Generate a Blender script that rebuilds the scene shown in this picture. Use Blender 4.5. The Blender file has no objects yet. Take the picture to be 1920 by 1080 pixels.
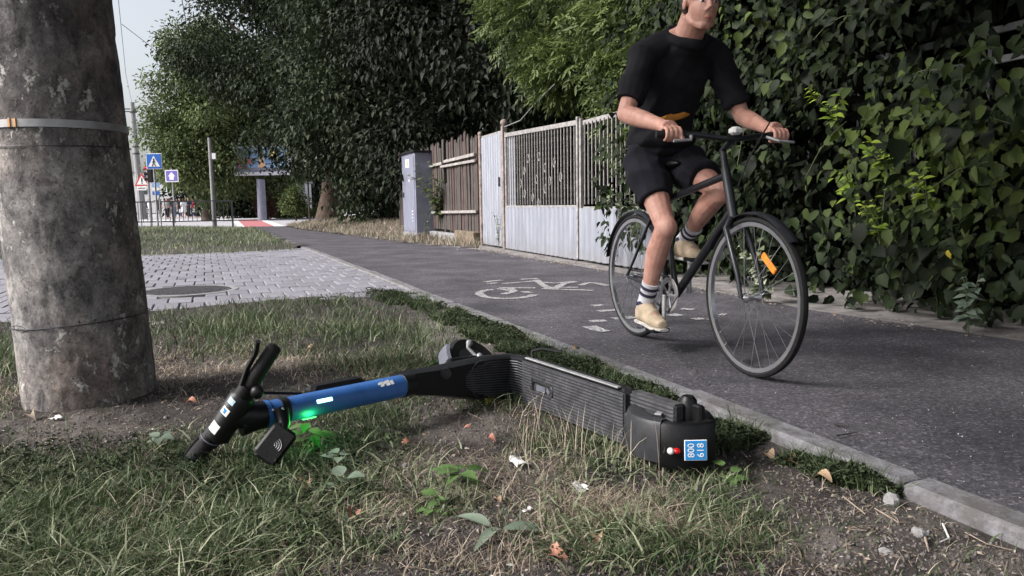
import bpy, math, random
import numpy as np
from mathutils import Vector, Matrix

S = bpy.context.scene
COL = S.collection
rng = np.random.default_rng(7)
random.seed(7)

# ---------------------------------------------------------------- camera, sky, sun, exposure
F, CH = 1390.0, 0.75
PITCH, ROLL = math.atan(158 / F), math.radians(0.95)
fw = Vector((0, math.cos(PITCH), -math.sin(PITCH)))
r0 = Vector((1, 0, 0)); u0 = r0.cross(fw)
RT = r0 * math.cos(ROLL) - u0 * math.sin(ROLL)
UP = u0 * math.cos(ROLL) + r0 * math.sin(ROLL)
cam = bpy.data.cameras.new('camera'); co = bpy.data.objects.new('camera', cam); COL.objects.link(co)
M = Matrix((RT, UP, -fw)).transposed().to_4x4(); M.translation = (0, 0, CH)
co.matrix_world = M
cam.sensor_width = 36; cam.lens = 36 * F / 1920; cam.clip_start = 0.05; cam.clip_end = 3000
cam.dof.use_dof = False
S.camera = co

SUNV = Vector((-0.90, -0.30, 0.72)).normalized()
w = bpy.data.worlds.new('World'); S.world = w; w.use_nodes = True
nt = w.node_tree; bg = nt.nodes['Background']
sky = nt.nodes.new('ShaderNodeTexSky'); sky.sky_type = 'NISHITA'; sky.sun_disc = False
sky.sun_elevation = math.asin(SUNV.z); sky.sun_rotation = math.atan2(SUNV.x, SUNV.y)
sky.air_density = 1.0; sky.dust_density = 4.0; sky.ozone_density = 1.0
hs = nt.nodes.new('ShaderNodeHueSaturation'); hs.inputs['Saturation'].default_value = 0.35
nt.links.new(sky.outputs[0], hs.inputs['Color']); nt.links.new(hs.outputs[0], bg.inputs['Color'])
bg.inputs['Strength'].default_value = 0.075
sl = bpy.data.lights.new('sun', 'SUN'); sl.energy = 1.5; sl.angle = math.radians(18); sl.color = (1, 0.965, 0.93)
so = bpy.data.objects.new('sun', sl); COL.objects.link(so)
so.rotation_euler = SUNV.to_track_quat('Z', 'Y').to_euler(); so.location = (0, 0, 20)
S.view_settings.view_transform = 'Standard'; S.view_settings.look = 'None'
S.view_settings.gamma = 1; S.view_settings.use_curve_mapping = False
S.view_settings.exposure = 1.62

# ---------------------------------------------------------------- points in the place
def ray(px, py):
    return RT * ((px - 960) / F) - UP * ((py - 540) / F) + fw
def G(px, py, z=0.0):
    d = ray(px, py); return Vector((0, 0, CH)) + d * ((z - CH) / d.z)
def D(px, py, y):
    d = ray(px, py); return Vector((0, 0, CH)) + d * (y / d.y)

# ---------------------------------------------------------------- things and parts
def thing(name, label, cat, loc=(0, 0, 0), rot=None, group=None):
    o = bpy.data.objects.new(name, None); COL.objects.link(o)
    o.empty_display_size = 0.1
    o.location = loc
    if rot is not None:
        if isinstance(rot, Matrix): o.rotation_euler = rot.to_euler()
        else: o.rotation_euler = (0, 0, rot)
    o['label'] = label; o['category'] = cat
    if group: o['group'] = group
    return o
def wm(o):
    m = o.matrix_basis.copy()
    while o.parent: o = o.parent; m = o.matrix_basis @ m
    return m
def tag(o, label, cat, group=None):
    o['label'] = label; o['category'] = cat
    if group: o['group'] = group
    return o
def structure(o): o['kind'] = 'structure'; return o
def stuff(o): o['kind'] = 'stuff'; return o

def mesh_np(name, V, polys, smooth=False, tint=None):
    """V Nx3; polys: list of int arrays (k x 3 / k x 4)"""
    me = bpy.data.meshes.new(name)
    V = np.asarray(V, dtype=np.float32); me.vertices.add(len(V)); me.vertices.foreach_set('co', V.ravel())
    polys = [np.asarray(p, dtype=np.int32) for p in polys if len(p)]
    nl = sum(p.size for p in polys); npo = sum(len(p) for p in polys)
    me.loops.add(nl); me.polygons.add(npo)
    me.loops.foreach_set('vertex_index', np.concatenate([p.ravel() for p in polys]))
    tot = np.concatenate([np.full(len(p), p.shape[1], dtype=np.int32) for p in polys])
    st = np.concatenate([[0], np.cumsum(tot)[:-1]]).astype(np.int32)
    me.polygons.foreach_set('loop_start', st); me.polygons.foreach_set('loop_total', tot)
    if smooth: me.polygons.foreach_set('use_smooth', np.ones(npo, dtype=bool))
    me.update(calc_edges=True)
    if tint is not None:
        a = me.attributes.new('tint', 'FLOAT', 'POINT'); a.data.foreach_set('value', np.asarray(tint, dtype=np.float32))
    return me
def link(name, me, m, parent=None, world=True):
    if m is not None: me.materials.clear(); me.materials.append(m)
    o = bpy.data.objects.new(name, me); COL.objects.link(o)
    if parent is not None:
        if world: me.transform(wm(parent).inverted())
        o.parent = parent
    return o

class MB:
    def __init__(s, T=None): s.v = []; s.f = []; s.T = T
    def add(s, vs, fs):
        b = len(s.v)
        s.v += [tuple(s.T @ Vector(p)) if s.T else tuple(p) for p in vs]
        s.f += [tuple(i + b for i in f) for f in fs]
        return s
    def box(s, c, size, R=None, bev=0.0):
        hx, hy, hz = [a / 2 for a in size]; c = Vector(c)
        if bev <= 0:
            P = [Vector((x, y, z)) for z in (-hz, hz) for x, y in ((-hx, -hy), (hx, -hy), (hx, hy), (-hx, hy))]
            fs = [(3, 2, 1, 0), (4, 5, 6, 7), (0, 1, 5, 4), (1, 2, 6, 5), (2, 3, 7, 6), (3, 0, 4, 7)]
        else:
            b = min(bev, hx * .9, hy * .9, hz * .9); P = []
            for z, ins in ((-hz, b), (-hz + b, 0), (hz - b, 0), (hz, b)):
                x, y = hx - ins, hy - ins
                P += [Vector(q) for q in ((-x + b, -y, z), (x - b, -y, z), (x, -y + b, z), (x, y - b, z), (x - b, y, z), (-x + b, y, z), (-x, y - b, z), (-x, -y + b, z))]
            fs = [tuple(range(7, -1, -1)), tuple(range(24, 32))]
            for k in range(3):
                for i in range(8): fs.append((k * 8 + i, k * 8 + (i + 1) % 8, k * 8 + 8 + (i + 1) % 8, k * 8 + 8 + i))
        if R is not None: P = [R @ p for p in P]
        return s.add([p + c for p in P], fs)
    def tube(s, path, rad, n=10, caps=True, flat=None, flatk=1.0, closed=False):
        path = [Vector(p) for p in path]; k = len(path)
        if not hasattr(rad, '__len__'): rad = [rad] * k
        vs = []; fs = []; N = None
        for i in range(k):
            if closed: t = path[(i + 1) % k] - path[i - 1]
            else: t = path[min(i + 1, k - 1)] - path[max(i - 1, 0)]
            t.normalize()
            if flat is not None:
                N = Vector(flat) - t * t.dot(Vector(flat))
                if N.length < 1e-5: N = t.orthogonal()
            elif N is None: N = t.orthogonal()
            else: N = N - t * t.dot(N)
            N.normalize(); B = t.cross(N)
            for j in range(n):
                a = 2 * math.pi * j / n
                vs.append(path[i] + N * (math.cos(a) * rad[i] * flatk) + B * (math.sin(a) * rad[i]))
        for i in range(k if closed else k - 1):
            i2 = (i + 1) % k
            for j in range(n): fs.append((i * n + j, i * n + (j + 1) % n, i2 * n + (j + 1) % n, i2 * n + j))
        if caps and not closed:
            fs.append(tuple(range(n - 1, -1, -1))); fs.append(tuple(range((k - 1) * n, k * n)))
        return s.add(vs, fs)
    def ell(s, c, r, R=None, nu=14, nv=9):
        c = Vector(c); vs = []; fs = []
        for i in range(1, nv):
            th = math.pi * i / nv
            for j in range(nu):
                a = 2 * math.pi * j / nu
                p = Vector((r[0] * math.sin(th) * math.cos(a), r[1] * math.sin(th) * math.sin(a), r[2] * math.cos(th)))
                vs.append(c + (R @ p if R is not None else p))
        t = Vector((0, 0, r[2])); b = len(vs)
        vs += [c + (R @ t if R is not None else t), c - (R @ t if R is not None else t)]
        for i in range(nv - 2):
            for j in range(nu): fs.append((i * nu + j, (i + 1) * nu + j, (i + 1) * nu + (j + 1) % nu, i * nu + (j + 1) % nu))
        for j in range(nu):
            fs.append((b, j, (j + 1) % nu)); q = (nv - 2) * nu
            fs.append((b + 1, q + (j + 1) % nu, q + j))
        return s.add(vs, fs)
    def lathe(s, c, axis, prof, n=24, x0=None, a0=0, a1=2 * math.pi):
        """prof: (radius, height along axis); full turn closed, else open arc"""
        c = Vector(c); ax = Vector(axis).normalized()
        N = Vector(x0) if x0 is not None else ax.orthogonal()
        N = (N - ax * ax.dot(N)).normalized(); B = ax.cross(N)
        full = abs(a1 - a0 - 2 * math.pi) < 1e-6; m = n if full else n + 1
        vs = []; fs = []; k = len(prof)
        for j in range(m):
            a = a0 + (a1 - a0) * j / n
            for r, h in prof: vs.append(c + ax * h + (N * math.cos(a) + B * math.sin(a)) * r)
        for j in range(n):
            j2 = (j + 1) % m
            for i in range(k - 1): fs.append((j * k + i, j2 * k + i, j2 * k + i + 1, j * k + i + 1))
        return s.add(vs, fs)
    def prism(s, pts, dvec):
        """closed polygon of 3D points pushed along dvec"""
        pts = [Vector(p) for p in pts]; d = Vector(dvec); n = len(pts)
        fs = [tuple(range(n - 1, -1, -1)), tuple(range(n, 2 * n))]
        for i in range(n): fs.append((i, (i + 1) % n, n + (i + 1) % n, n + i))
        return s.add(pts + [p + d for p in pts], fs)
    def build(s, name, m, parent=None, smooth=False, world=True):
        me = bpy.data.meshes.new(name); me.from_pydata(s.v, [], s.f); me.update()
        if smooth:
            me.polygons.foreach_set('use_smooth', np.ones(len(me.polygons), dtype=bool))
            try: me.set_sharp_from_angle(angle=math.radians(45))
            except Exception: pass
        return link(name, me, m, parent, world)
    def remesh(s, name, m, voxel, it, parent=None, disp=None):
        """one continuous skin out of overlapping volumes"""
        me = bpy.data.meshes.new(name); me.from_pydata(s.v, [], s.f); me.update()
        t = bpy.data.objects.new('temporary', me); COL.objects.link(t)
        r = t.modifiers.new('r', 'REMESH'); r.mode = 'VOXEL'; r.voxel_size = voxel
        q = t.modifiers.new('s', 'SMOOTH'); q.factor = 0.5; q.iterations = it
        dg = bpy.context.evaluated_depsgraph_get()
        new = bpy.data.meshes.new_from_object(t.evaluated_get(dg)); new.name = name
        bpy.data.objects.remove(t); bpy.data.meshes.remove(me)
        if disp:
            n = len(new.vertices); V = np.empty(n * 3, np.float32); new.vertices.foreach_get('co', V); V = V.reshape(-1, 3)
            Nn = np.empty(n * 3, np.float32); new.vertices.foreach_get('normal', Nn); Nn = Nn.reshape(-1, 3)
            a, f = disp
            wx = V + .035 * np.sin(V[:, [1, 2, 0]] * f * .55 + 1.3)
            d = np.zeros(n)
            for q, (dx, dy, dz) in enumerate(((.3, .5, 1.), (-.6, .4, .9), (.8, -.5, .6), (.2, .9, -.7))):
                ph = (wx[:, 0] * dx + wx[:, 1] * dy + wx[:, 2] * dz) * f * (1 + .37 * q)
                d += (1 - 2 * np.abs(np.sin(ph))) * (np.sin(wx[:, (q + 1) % 3] * f * .31 + q) * .5 + .5) / (1 + .5 * q)
            V = V + Nn * (a * (d + .8))[:, None]; new.vertices.foreach_set('co', V.ravel().astype(np.float32))
        new.polygons.foreach_set('use_smooth', np.ones(len(new.polygons), dtype=bool)); new.update()
        return link(name, new, m, parent)

def copy_tree(o, parent=None):
    c = o.copy(); COL.objects.link(c)
    if parent is not None: c.parent = parent
    for ch in list(o.children): copy_tree(ch, c)
    return c

def text_mesh(name, txt, size, origin, xdir, ydir, m, parent, depth=0.0006, align='CENTER', spacing=1.0):
    cu = bpy.data.curves.new(name, 'FONT'); cu.body = txt; cu.size = size; cu.extrude = depth
    cu.align_x = align; cu.align_y = 'CENTER'; cu.space_character = spacing; cu.resolution_u = 3
    t = bpy.data.objects.new('temporary', cu); COL.objects.link(t)
    dg = bpy.context.evaluated_depsgraph_get(); me = bpy.data.meshes.new_from_object(t.evaluated_get(dg))
    bpy.data.objects.remove(t); bpy.data.curves.remove(cu); me.name = name
    X = Vector(xdir).normalized(); Y = Vector(ydir).normalized(); Z = X.cross(Y)
    T = Matrix((X, Y, Z)).transposed().to_4x4(); T.translation = origin
    me.transform(T)
    return link(name, me, m, parent)

# ---------------------------------------------------------------- materials
def new_mat(name):
    m = bpy.data.materials.new(name); m.use_nodes = True
    return m, m.node_tree, m.node_tree.nodes['Principled BSDF']
def noise_node(t, vec, scale, detail=6, rough=.6, dist=0):
    n = t.nodes.new('ShaderNodeTexNoise'); n.inputs['Scale'].default_value = scale
    n.inputs['Detail'].default_value = detail; n.inputs['Roughness'].default_value = rough
    n.inputs['Distortion'].default_value = dist
    if vec is not None: t.links.new(vec, n.inputs['Vector'])
    return n.outputs[0]
def ramp(t, fac, stops):
    r = t.nodes.new('ShaderNodeValToRGB'); e = r.color_ramp.elements
    while len(e) < len(stops): e.new(.5)
    for el, (p, c) in zip(e, stops): el.position = p; el.color = (*c, 1) if len(c) == 3 else c
    t.links.new(fac, r.inputs[0]); return r.outputs[0]
def mixc(t, fac, a, b, mode='MIX'):
    n = t.nodes.new('ShaderNodeMix'); n.data_type = 'RGBA'; n.blend_type = mode
    if isinstance(fac, (int, float)): n.inputs[0].default_value = fac
    else: t.links.new(fac, n.inputs[0])
    for v, i in ((a, 6), (b, 7)):
        if isinstance(v, tuple): n.inputs[i].default_value = (*v, 1)
        else: t.links.new(v, n.inputs[i])
    return n.outputs[2]
def coords(t, scale=(1, 1, 1)):
    c = t.nodes.new('ShaderNodeTexCoord'); mp = t.nodes.new('ShaderNodeMapping'); mp.inputs['Scale'].default_value = scale
    t.links.new(c.outputs['Object'], mp.inputs[0]); return mp.outputs[0]
def bump(t, b, h, strength, dist=0.01):
    n = t.nodes.new('ShaderNodeBump'); n.inputs['Strength'].default_value = strength; n.inputs['Distance'].default_value = dist
    t.links.new(h, n.inputs['Height']); t.links.new(n.outputs[0], b.inputs['Normal'])
def plain(name, c, rough=.6, metal=0.0, var=.25, scale=20, bmp=0.0, bscale=60, spec=.5, stretch=(1, 1, 1)):
    m, t, b = new_mat(name); v = coords(t, stretch)
    n = noise_node(t, v, scale)
    lo = tuple(max(0, x * (1 - var)) for x in c); hi = tuple(min(1, x * (1 + var)) for x in c)
    t.links.new(ramp(t, n, [(.3, lo), (.7, hi)]), b.inputs['Base Color'])
    b.inputs['Roughness'].default_value = rough; b.inputs['Metallic'].default_value = metal
    b.inputs['Specular IOR Level'].default_value = spec
    if bmp: bump(t, b, noise_node(t, v, bscale), bmp, .004)
    return m
def leafmat(name, stops, trans=.25, rough=.55, spec=.35):
    m, t, b = new_mat(name)
    a = t.nodes.new('ShaderNodeAttribute'); a.attribute_name = 'tint'
    oi = t.nodes.new('ShaderNodeObjectInfo')
    ad = t.nodes.new('ShaderNodeMath'); ad.operation = 'MULTIPLY_ADD'; ad.inputs[1].default_value = .3
    t.links.new(oi.outputs['Random'], ad.inputs[0]); t.links.new(a.outputs['Fac'], ad.inputs[2])
    col = ramp(t, ad.outputs[0], stops)
    t.links.new(col, b.inputs['Base Color']); b.inputs['Roughness'].default_value = rough
    b.inputs['Specular IOR Level'].default_value = spec
    if trans:
        tr = t.nodes.new('ShaderNodeBsdfTranslucent'); t.links.new(col, tr.inputs[0])
        mx = t.nodes.new('ShaderNodeMixShader'); mx.inputs[0].default_value = trans
        t.links.new(b.outputs[0], mx.inputs[1]); t.links.new(tr.outputs[0], mx.inputs[2])
        t.links.new(mx.outputs[0], t.nodes['Material Output'].inputs[0])
    return m

def m_concrete_pole():
    m, t, b = new_mat('weathered_concrete'); v = coords(t); vs = coords(t, (1, 1, .75)); vt = coords(t, (1, 1, .14))
    base = ramp(t, noise_node(t, vs, 10, 12, .82, .3), [(.36, (.045, .042, .045)), (.45, (.145, .136, .136)), (.53, (.25, .236, .232)), (.64, (.43, .41, .40))])
    brown = ramp(t, noise_node(t, vs, 2.6, 5, .6), [(.46, (0, 0, 0)), (.64, (.5, .5, .5))])
    c = mixc(t, brown, base, mixc(t, 1.0, base, (1.35, 1.05, .88), 'MULTIPLY'))
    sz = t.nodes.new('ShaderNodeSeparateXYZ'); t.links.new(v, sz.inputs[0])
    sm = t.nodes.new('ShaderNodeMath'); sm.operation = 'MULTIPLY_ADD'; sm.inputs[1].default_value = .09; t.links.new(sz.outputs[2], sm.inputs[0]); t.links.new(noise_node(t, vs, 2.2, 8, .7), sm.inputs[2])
    dark_blotch = ramp(t, sm.outputs[0], [(.52, (0, 0, 0)), (.66, (.75, .75, .75))])  # dark blotches, thicker towards the top of the shaft
    c = mixc(t, dark_blotch, c, mixc(t, 1.0, c, (.30, .29, .31), 'MULTIPLY'))
    run = ramp(t, noise_node(t, vt, 16, 5, .7), [(.63, (0, 0, 0)), (.72, (.5, .5, .5))])
    c = mixc(t, run, c, (.035, .032, .034))
    spot = ramp(t, noise_node(t, v, 60, 6, .8), [(.36, (.9, .9, .9)), (.44, (0, 0, 0))])
    c = mixc(t, spot, c, (.03, .028, .029))
    fl = ramp(t, noise_node(t, vs, 19, 12, .82, .15), [(.53, (0, 0, 0)), (.56, (1, 1, 1))])
    reg = ramp(t, noise_node(t, vs, 4.1, 3, .6), [(.45, (0, 0, 0)), (.53, (.95, .95, .95))])
    ff = mixc(t, 1.0, fl, reg, 'MULTIPLY')
    c = mixc(t, ff, c, (.52, .50, .48))
    t.links.new(c, b.inputs['Base Color']); b.inputs['Roughness'].default_value = .92; b.inputs['Specular IOR Level'].default_value = .25
    h = mixc(t, .5, noise_node(t, v, 60, 8, .7), ff)
    bump(t, b, h, .9, .010); return m
def m_asphalt():
    m, t, b = new_mat('worn_asphalt'); v = coords(t)
    big = ramp(t, noise_node(t, v, 1.6, 8, .65), [(.34, (.050, .047, .056)), (.5, (.080, .075, .087)), (.68, (.118, .110, .124))])
    vo = t.nodes.new('ShaderNodeTexVoronoi'); vo.inputs['Scale'].default_value = 110; t.links.new(v, vo.inputs['Vector'])
    st = t.nodes.new('ShaderNodeSeparateColor'); t.links.new(vo.outputs['Color'], st.inputs[0])
    gr = ramp(t, st.outputs[0], [(.0, (.45, .45, .45)), (.5, (.95, .95, .95)), (.82, (1.1, 1.1, 1.1)), (1.0, (2.3, 2.25, 2.3))])
    c = mixc(t, .85, big, gr, 'MULTIPLY')
    sp = ramp(t, noise_node(t, v, 22, 3, .8), [(.67, (0, 0, 0)), (.74, (.7, .7, .7))])
    c = mixc(t, sp, c, (.17, .155, .15))
    dk = ramp(t, noise_node(t, v, 7, 6, .8), [(.27, (.8, .8, .8)), (.36, (0, 0, 0))])
    c = mixc(t, dk, c, (.045, .042, .046))
    t.links.new(c, b.inputs['Base Color']); b.inputs['Roughness'].default_value = .85; b.inputs['Specular IOR Level'].default_value = .3
    bump(t, b, mixc(t, .4, vo.outputs['Distance'], noise_node(t, v, 60, 4)), .55, .006); return m
def m_soil():
    m, t, b = new_mat('trodden_soil'); v = coords(t)
    a = t.nodes.new('ShaderNodeAttribute'); a.attribute_name = 'tint'
    n1 = noise_node(t, v, 9, 9, .75); n2 = noise_node(t, v, 70, 6, .75)
    dark = ramp(t, n2, [(.3, (.035, .030, .030)), (.7, (.095, .084, .080))])
    pale = ramp(t, n2, [(.3, (.16, .14, .13)), (.7, (.33, .295, .275))])
    mm = t.nodes.new('ShaderNodeMath'); mm.operation = 'ADD'; mm.inputs[1].default_value = -.5; t.links.new(n1, mm.inputs[0])
    m2 = t.nodes.new('ShaderNodeMath'); m2.operation = 'MULTIPLY_ADD'; m2.inputs[1].default_value = 1.5
    t.links.new(mm.outputs[0], m2.inputs[0]); t.links.new(a.outputs['Fac'], m2.inputs[2]); m2.use_clamp = True
    c = mixc(t, m2.outputs[0], dark, pale)
    n3 = noise_node(t, v, 150, 4, .8)
    c = mixc(t, ramp(t, n3, [(.56, (0, 0, 0)), (.66, (.75, .75, .75))]), c, (.30, .265, .24))
    c = mixc(t, ramp(t, noise_node(t, v, 95, 5, .8), [(.34, (.85, .85, .85)), (.44, (0, 0, 0))]), c, (.022, .019, .018))
    t.links.new(c, b.inputs['Base Color']); b.inputs['Roughness'].default_value = .95; b.inputs['Specular IOR Level'].default_value = .2
    bump(t, b, mixc(t, .5, mixc(t, .5, n1, n2), n3), 1.0, .02); return m
def m_paint(name, c, wear=.48):
    m, t, b = new_mat(name); v = coords(t)
    n = ramp(t, noise_node(t, v, 55, 6, .75), [(wear - .08, (0, 0, 0)), (wear + .02, (1, 1, 1))])
    t.links.new(mixc(t, n, (.11, .105, .115), c), b.inputs['Base Color']); b.inputs['Roughness'].default_value = .8; return m
def m_wood():
    m, t, b = new_mat('weathered_board'); v = coords(t, (6, 6, .6))
    oi = t.nodes.new('ShaderNodeObjectInfo')
    g = ramp(t, noise_node(t, v, 8, 8, .7), [(.32, (.022, .018, .017)), (.55, (.075, .063, .058)), (.74, (.17, .15, .142))])
    red = ramp(t, oi.outputs['Random'], [(.66, (0, 0, 0)), (1.0, (.6, .6, .6))])
    c = mixc(t, red, g, mixc(t, 1.0, g, (1.3, .62, .5), 'MULTIPLY'))
    t.links.new(c, b.inputs['Base Color']); b.inputs['Roughness'].default_value = .9
    bump(t, b, noise_node(t, v, 14, 6), .6, .01); return m
def m_sheet():
    m, t, b = new_mat('painted_corrugated_steel'); v = coords(t, (4, 4, .5)); v1 = coords(t)
    c = ramp(t, noise_node(t, v, 3, 6), [(.3, (.245, .262, .31)), (.7, (.36, .378, .435))])
    ru = ramp(t, noise_node(t, v1, 7, 8, .75), [(.58, (0, 0, 0)), (.72, (.7, .7, .7))])
    c = mixc(t, ru, c, (.30, .25, .22))
    z = t.nodes.new('ShaderNodeSeparateXYZ'); cc = t.nodes.new('ShaderNodeTexCoord'); t.links.new(cc.outputs['Object'], z.inputs[0])
    dz = ramp(t, z.outputs[2], [(.02, (.75, .75, .75)), (.22, (0, 0, 0))])
    c = mixc(t, mixc(t, 1., dz, noise_node(t, v1, 14, 4), 'MULTIPLY'), c, (.22, .20, .19))
    t.links.new(c, b.inputs['Base Color']); b.inputs['Roughness'].default_value = .4; b.inputs['Metallic'].default_value = .35; return m
def m_paver():
    m, t, b = new_mat('concrete_paver'); v = coords(t)
    oi = t.nodes.new('ShaderNodeObjectInfo')
    c = ramp(t, noise_node(t, v, 30, 6, .7), [(.3, (.18, .176, .207)), (.7, (.265, .258, .295))])
    k = ramp(t, oi.outputs['Random'], [(0, (.84, .84, .84)), (1, (1.12, 1.1, 1.1))])
    c = mixc(t, 1.0, c, k, 'MULTIPLY')
    d = ramp(t, noise_node(t, v, 3.5, 6, .7), [(.35, (.5, .5, .5)), (.55, (0, 0, 0))])
    c = mixc(t, d, c, (.14, .135, .145))
    t.links.new(c, b.inputs['Base Color']); b.inputs['Roughness'].default_value = .85
    bump(t, b, noise_node(t, v, 120, 4), .3, .003); return m
def m_fabric(name, c, rough=.9):
    return plain(name, c, rough, 0, .35, 9, .4, 240, .2)
def m_skin():
    m, t, b = new_mat('skin'); v = coords(t)
    t.links.new(ramp(t, noise_node(t, v, 16, 8, .7), [(.32, (.42, .20, .155)), (.5, (.56, .30, .235)), (.7, (.62, .37, .30))]), b.inputs['Base Color'])
    b.inputs['Roughness'].default_value = .5; b.inputs['Subsurface Weight'].default_value = .08
    b.inputs['Subsurface Radius'].default_value = (.02, .008, .004); bump(t, b, noise_node(t, v, 160, 3), .1, .002); return m
def emit(name, c, s):
    m, t, b = new_mat(name); b.inputs['Base Color'].default_value = (*c, 1)
    b.inputs['Emission Color'].default_value = (*c, 1); b.inputs['Emission Strength'].default_value = s; return m

K = {}
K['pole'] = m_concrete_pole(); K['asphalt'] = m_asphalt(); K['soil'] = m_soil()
K['paint'] = m_paint('worn_white_paint', (.50, .49, .50), .53); K['roadpaint'] = m_paint('white_road_paint', (.72, .72, .72), .36)
K['redpaint'] = m_paint('red_road_paint', (.45, .15, .16), .42)
K['wood'] = m_wood(); K['sheet'] = m_sheet(); K['paver'] = m_paver(); K['skin'] = m_skin()
def m_kerb():
    m, t, b = new_mat('kerb_concrete'); v = coords(t)
    c = ramp(t, noise_node(t, v, 26, 9, .75), [(.34, (.10, .096, .10)), (.5, (.20, .195, .21)), (.66, (.28, .275, .295))])
    c = mixc(t, ramp(t, noise_node(t, v, 5, 7, .7), [(.46, (0, 0, 0)), (.62, (.8, .8, .8))]), c, (.105, .095, .09))
    t.links.new(c, b.inputs['Base Color']); b.inputs['Roughness'].default_value = .9; bump(t, b, noise_node(t, v, 90, 6, .75), .8, .006); return m
K['kerb'] = m_kerb()
K['dust'] = plain('dusty_concrete', (.20, .185, .18), .95, 0, .5, 6, .8, 40)
K['road'] = plain('pale_road', (.38, .37, .395), .85, 0, .12, 3, .3, 60)
K['bedding'] = plain('joint_sand', (.075, .07, .074), .95, 0, .4, 40)
K['earth'] = plain('bare_earth', (.10, .085, .07), .95, 0, .4, 3, .6, 12)
K['bark'] = plain('bark', (.085, .062, .05), .95, 0, .5, 5, 1.0, 22, .2, (4, 4, 1))
K['darkmetal'] = plain('dark_steel', (.055, .055, .062), .5, .6, .3, 30)
K['galv'] = plain('galvanised_steel', (.36, .36, .37), .5, .5, .25, 18)
K['rust'] = plain('rusty_painted_steel', (.26, .21, .19), .75, .2, .55, 12, .4, 60)
K['bar'] = plain('grey_painted_bar', (.30, .285, .28), .65, .3, .45, 14)
K['cabinet'] = plain('blue_grey_cabinet_paint', (.20, .21, .275), .55, .1, .14, 4, .1, 80)
K['white'] = plain('white_print', (.78, .78, .78), .5, 0, .05)
K['blacktext'] = plain('black_print', (.02, .02, .02), .6, 0, .1)
K['black'] = plain('black_plastic', (.006, .006, .007), .42, 0, .3, 40, .15, 300, .35)
K['rubber'] = plain('black_rubber', (.011, .011, .012), .75, 0, .35, 60, .3, 200, .3)
K['deck'] = plain('grey_deck_rib', (.070, .070, .078), .5, .1, .5, 25, .2, 160)
K['mat'] = plain('dark_deck_groove', (.022, .022, .025), .7, 0, .3, 40)
K['deckside'] = plain('scuffed_black_alloy', (.018, .018, .021), .4, .3, .5, 30)
K['fender'] = plain('dark_grey_fender_plastic', (.032, .033, .038), .45, 0, .35, 22, .15, 120)
K['greyblue'] = plain('grey_blue_plastic', (.11, .115, .145), .5, 0, .2)
K['blue'] = plain('blue_paint', (.038, .135, .40), .38, 0, .22, 12)
K['plate'] = plain('blue_plate', (.02, .24, .60), .4, 0, .06)
K['red'] = plain('red_lens', (.45, .01, .01), .15, 0, .1); K['clear'] = plain('clear_lens', (.55, .55, .55), .1, 0, .1)
K['led'] = emit('cyan_led', (.45, 1.0, .85), 1.0); K['greenled'] = emit('green_led', (.1, 1.0, .25), .8)
K['black_cloth'] = m_fabric('black_cloth', (.012, .012, .015)); K['shorts'] = m_fabric('navy_black_cloth', (.013, .013, .019))
K['sock'] = m_fabric('white_sock', (.6, .6, .64)); K['sockband'] = m_fabric('dark_sock_band', (.04, .04, .07))
K['shoe'] = m_fabric('beige_shoe', (.50, .40, .29)); K['sole'] = plain('pale_sole', (.55, .53, .5), .7)
K['orange'] = plain('orange_cloth', (.62, .26, .04), .8, 0, .3, 12); K['reflector'] = plain('orange_reflector', (.75, .24, .03), .25, 0, .15)
K['hair'] = plain('dark_brown_hair', (.03, .018, .012), .6, 0, .5, 60, .8, 120, .4, (1, 1, .2))
K['frame'] = plain('dark_frame_paint', (.02, .021, .026), .3, .2, .2); K['chrome'] = plain('bright_alloy', (.55, .55, .58), .3, .9, .1)
K['eye'] = plain('eye_white', (.7, .7, .7), .2, 0, .05)
VINE = [(.0, (.003, .006, .003)), (.4, (.008, .014, .006)), (.7, (.020, .032, .011)), (1.0, (.075, .105, .024)), ]
K['vine'] = leafmat('dark_vine_leaf', VINE, .15, .6, .18)
K['young'] = leafmat('young_yellow_green_leaf', [(0, (.10, .17, .022)), (.6, (.22, .32, .04)), (1, (.34, .42, .06))], .3)
K['yellow'] = leafmat('yellow_leaf', [(0, (.65, .52, .04)), (1, (.75, .6, .08))], .3)
K['ash'] = leafmat('ash_leaf', [(0, (.018, .032, .010)), (.5, (.050, .078, .024)), (1, (.14, .185, .055))], .3)
K['maple'] = leafmat('maple_leaf', [(0, (.009, .015, .008)), (.5, (.026, .038, .020)), (1, (.075, .098, .052))], .22, .6, .18)
K['dark_maple'] = leafmat('dark_maple_leaf', [(0, (.005, .008, .005)), (.5, (.014, .020, .011)), (1, (.042, .055, .030))], .15, .6, .2)
K['lime'] = leafmat('lime_leaf', [(0, (.030, .048, .018)), (.5, (.078, .112, .042)), (1, (.18, .225, .085))], .25)
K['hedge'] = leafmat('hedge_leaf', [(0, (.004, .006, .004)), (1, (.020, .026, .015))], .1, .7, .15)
K['lawnhedge'] = leafmat('clipped_hedge_leaf', [(0, (.05, .08, .02)), (1, (.12, .16, .05))], .2)
K['deadthuja'] = leafmat('dead_thuja_leaf', [(0, (.05, .025, .02)), (1, (.16, .075, .055))], .1)
K['pale_shrub'] = leafmat('pale_shrub_leaf', [(0, (.06, .08, .04)), (.6, (.16, .19, .11)), (1, (.36, .39, .30))], .2)
K['grass'] = leafmat('grass_blade', [(0, (.013, .024, .010)), (.45, (.044, .072, .027)), (.75, (.095, .135, .058)), (1, (.28, .30, .19))], .2, .5)
K['straw'] = leafmat('dry_straw', [(0, (.07, .05, .036)), (.45, (.23, .175, .13)), (1, (.55, .47, .38))], .2, .7)
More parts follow.
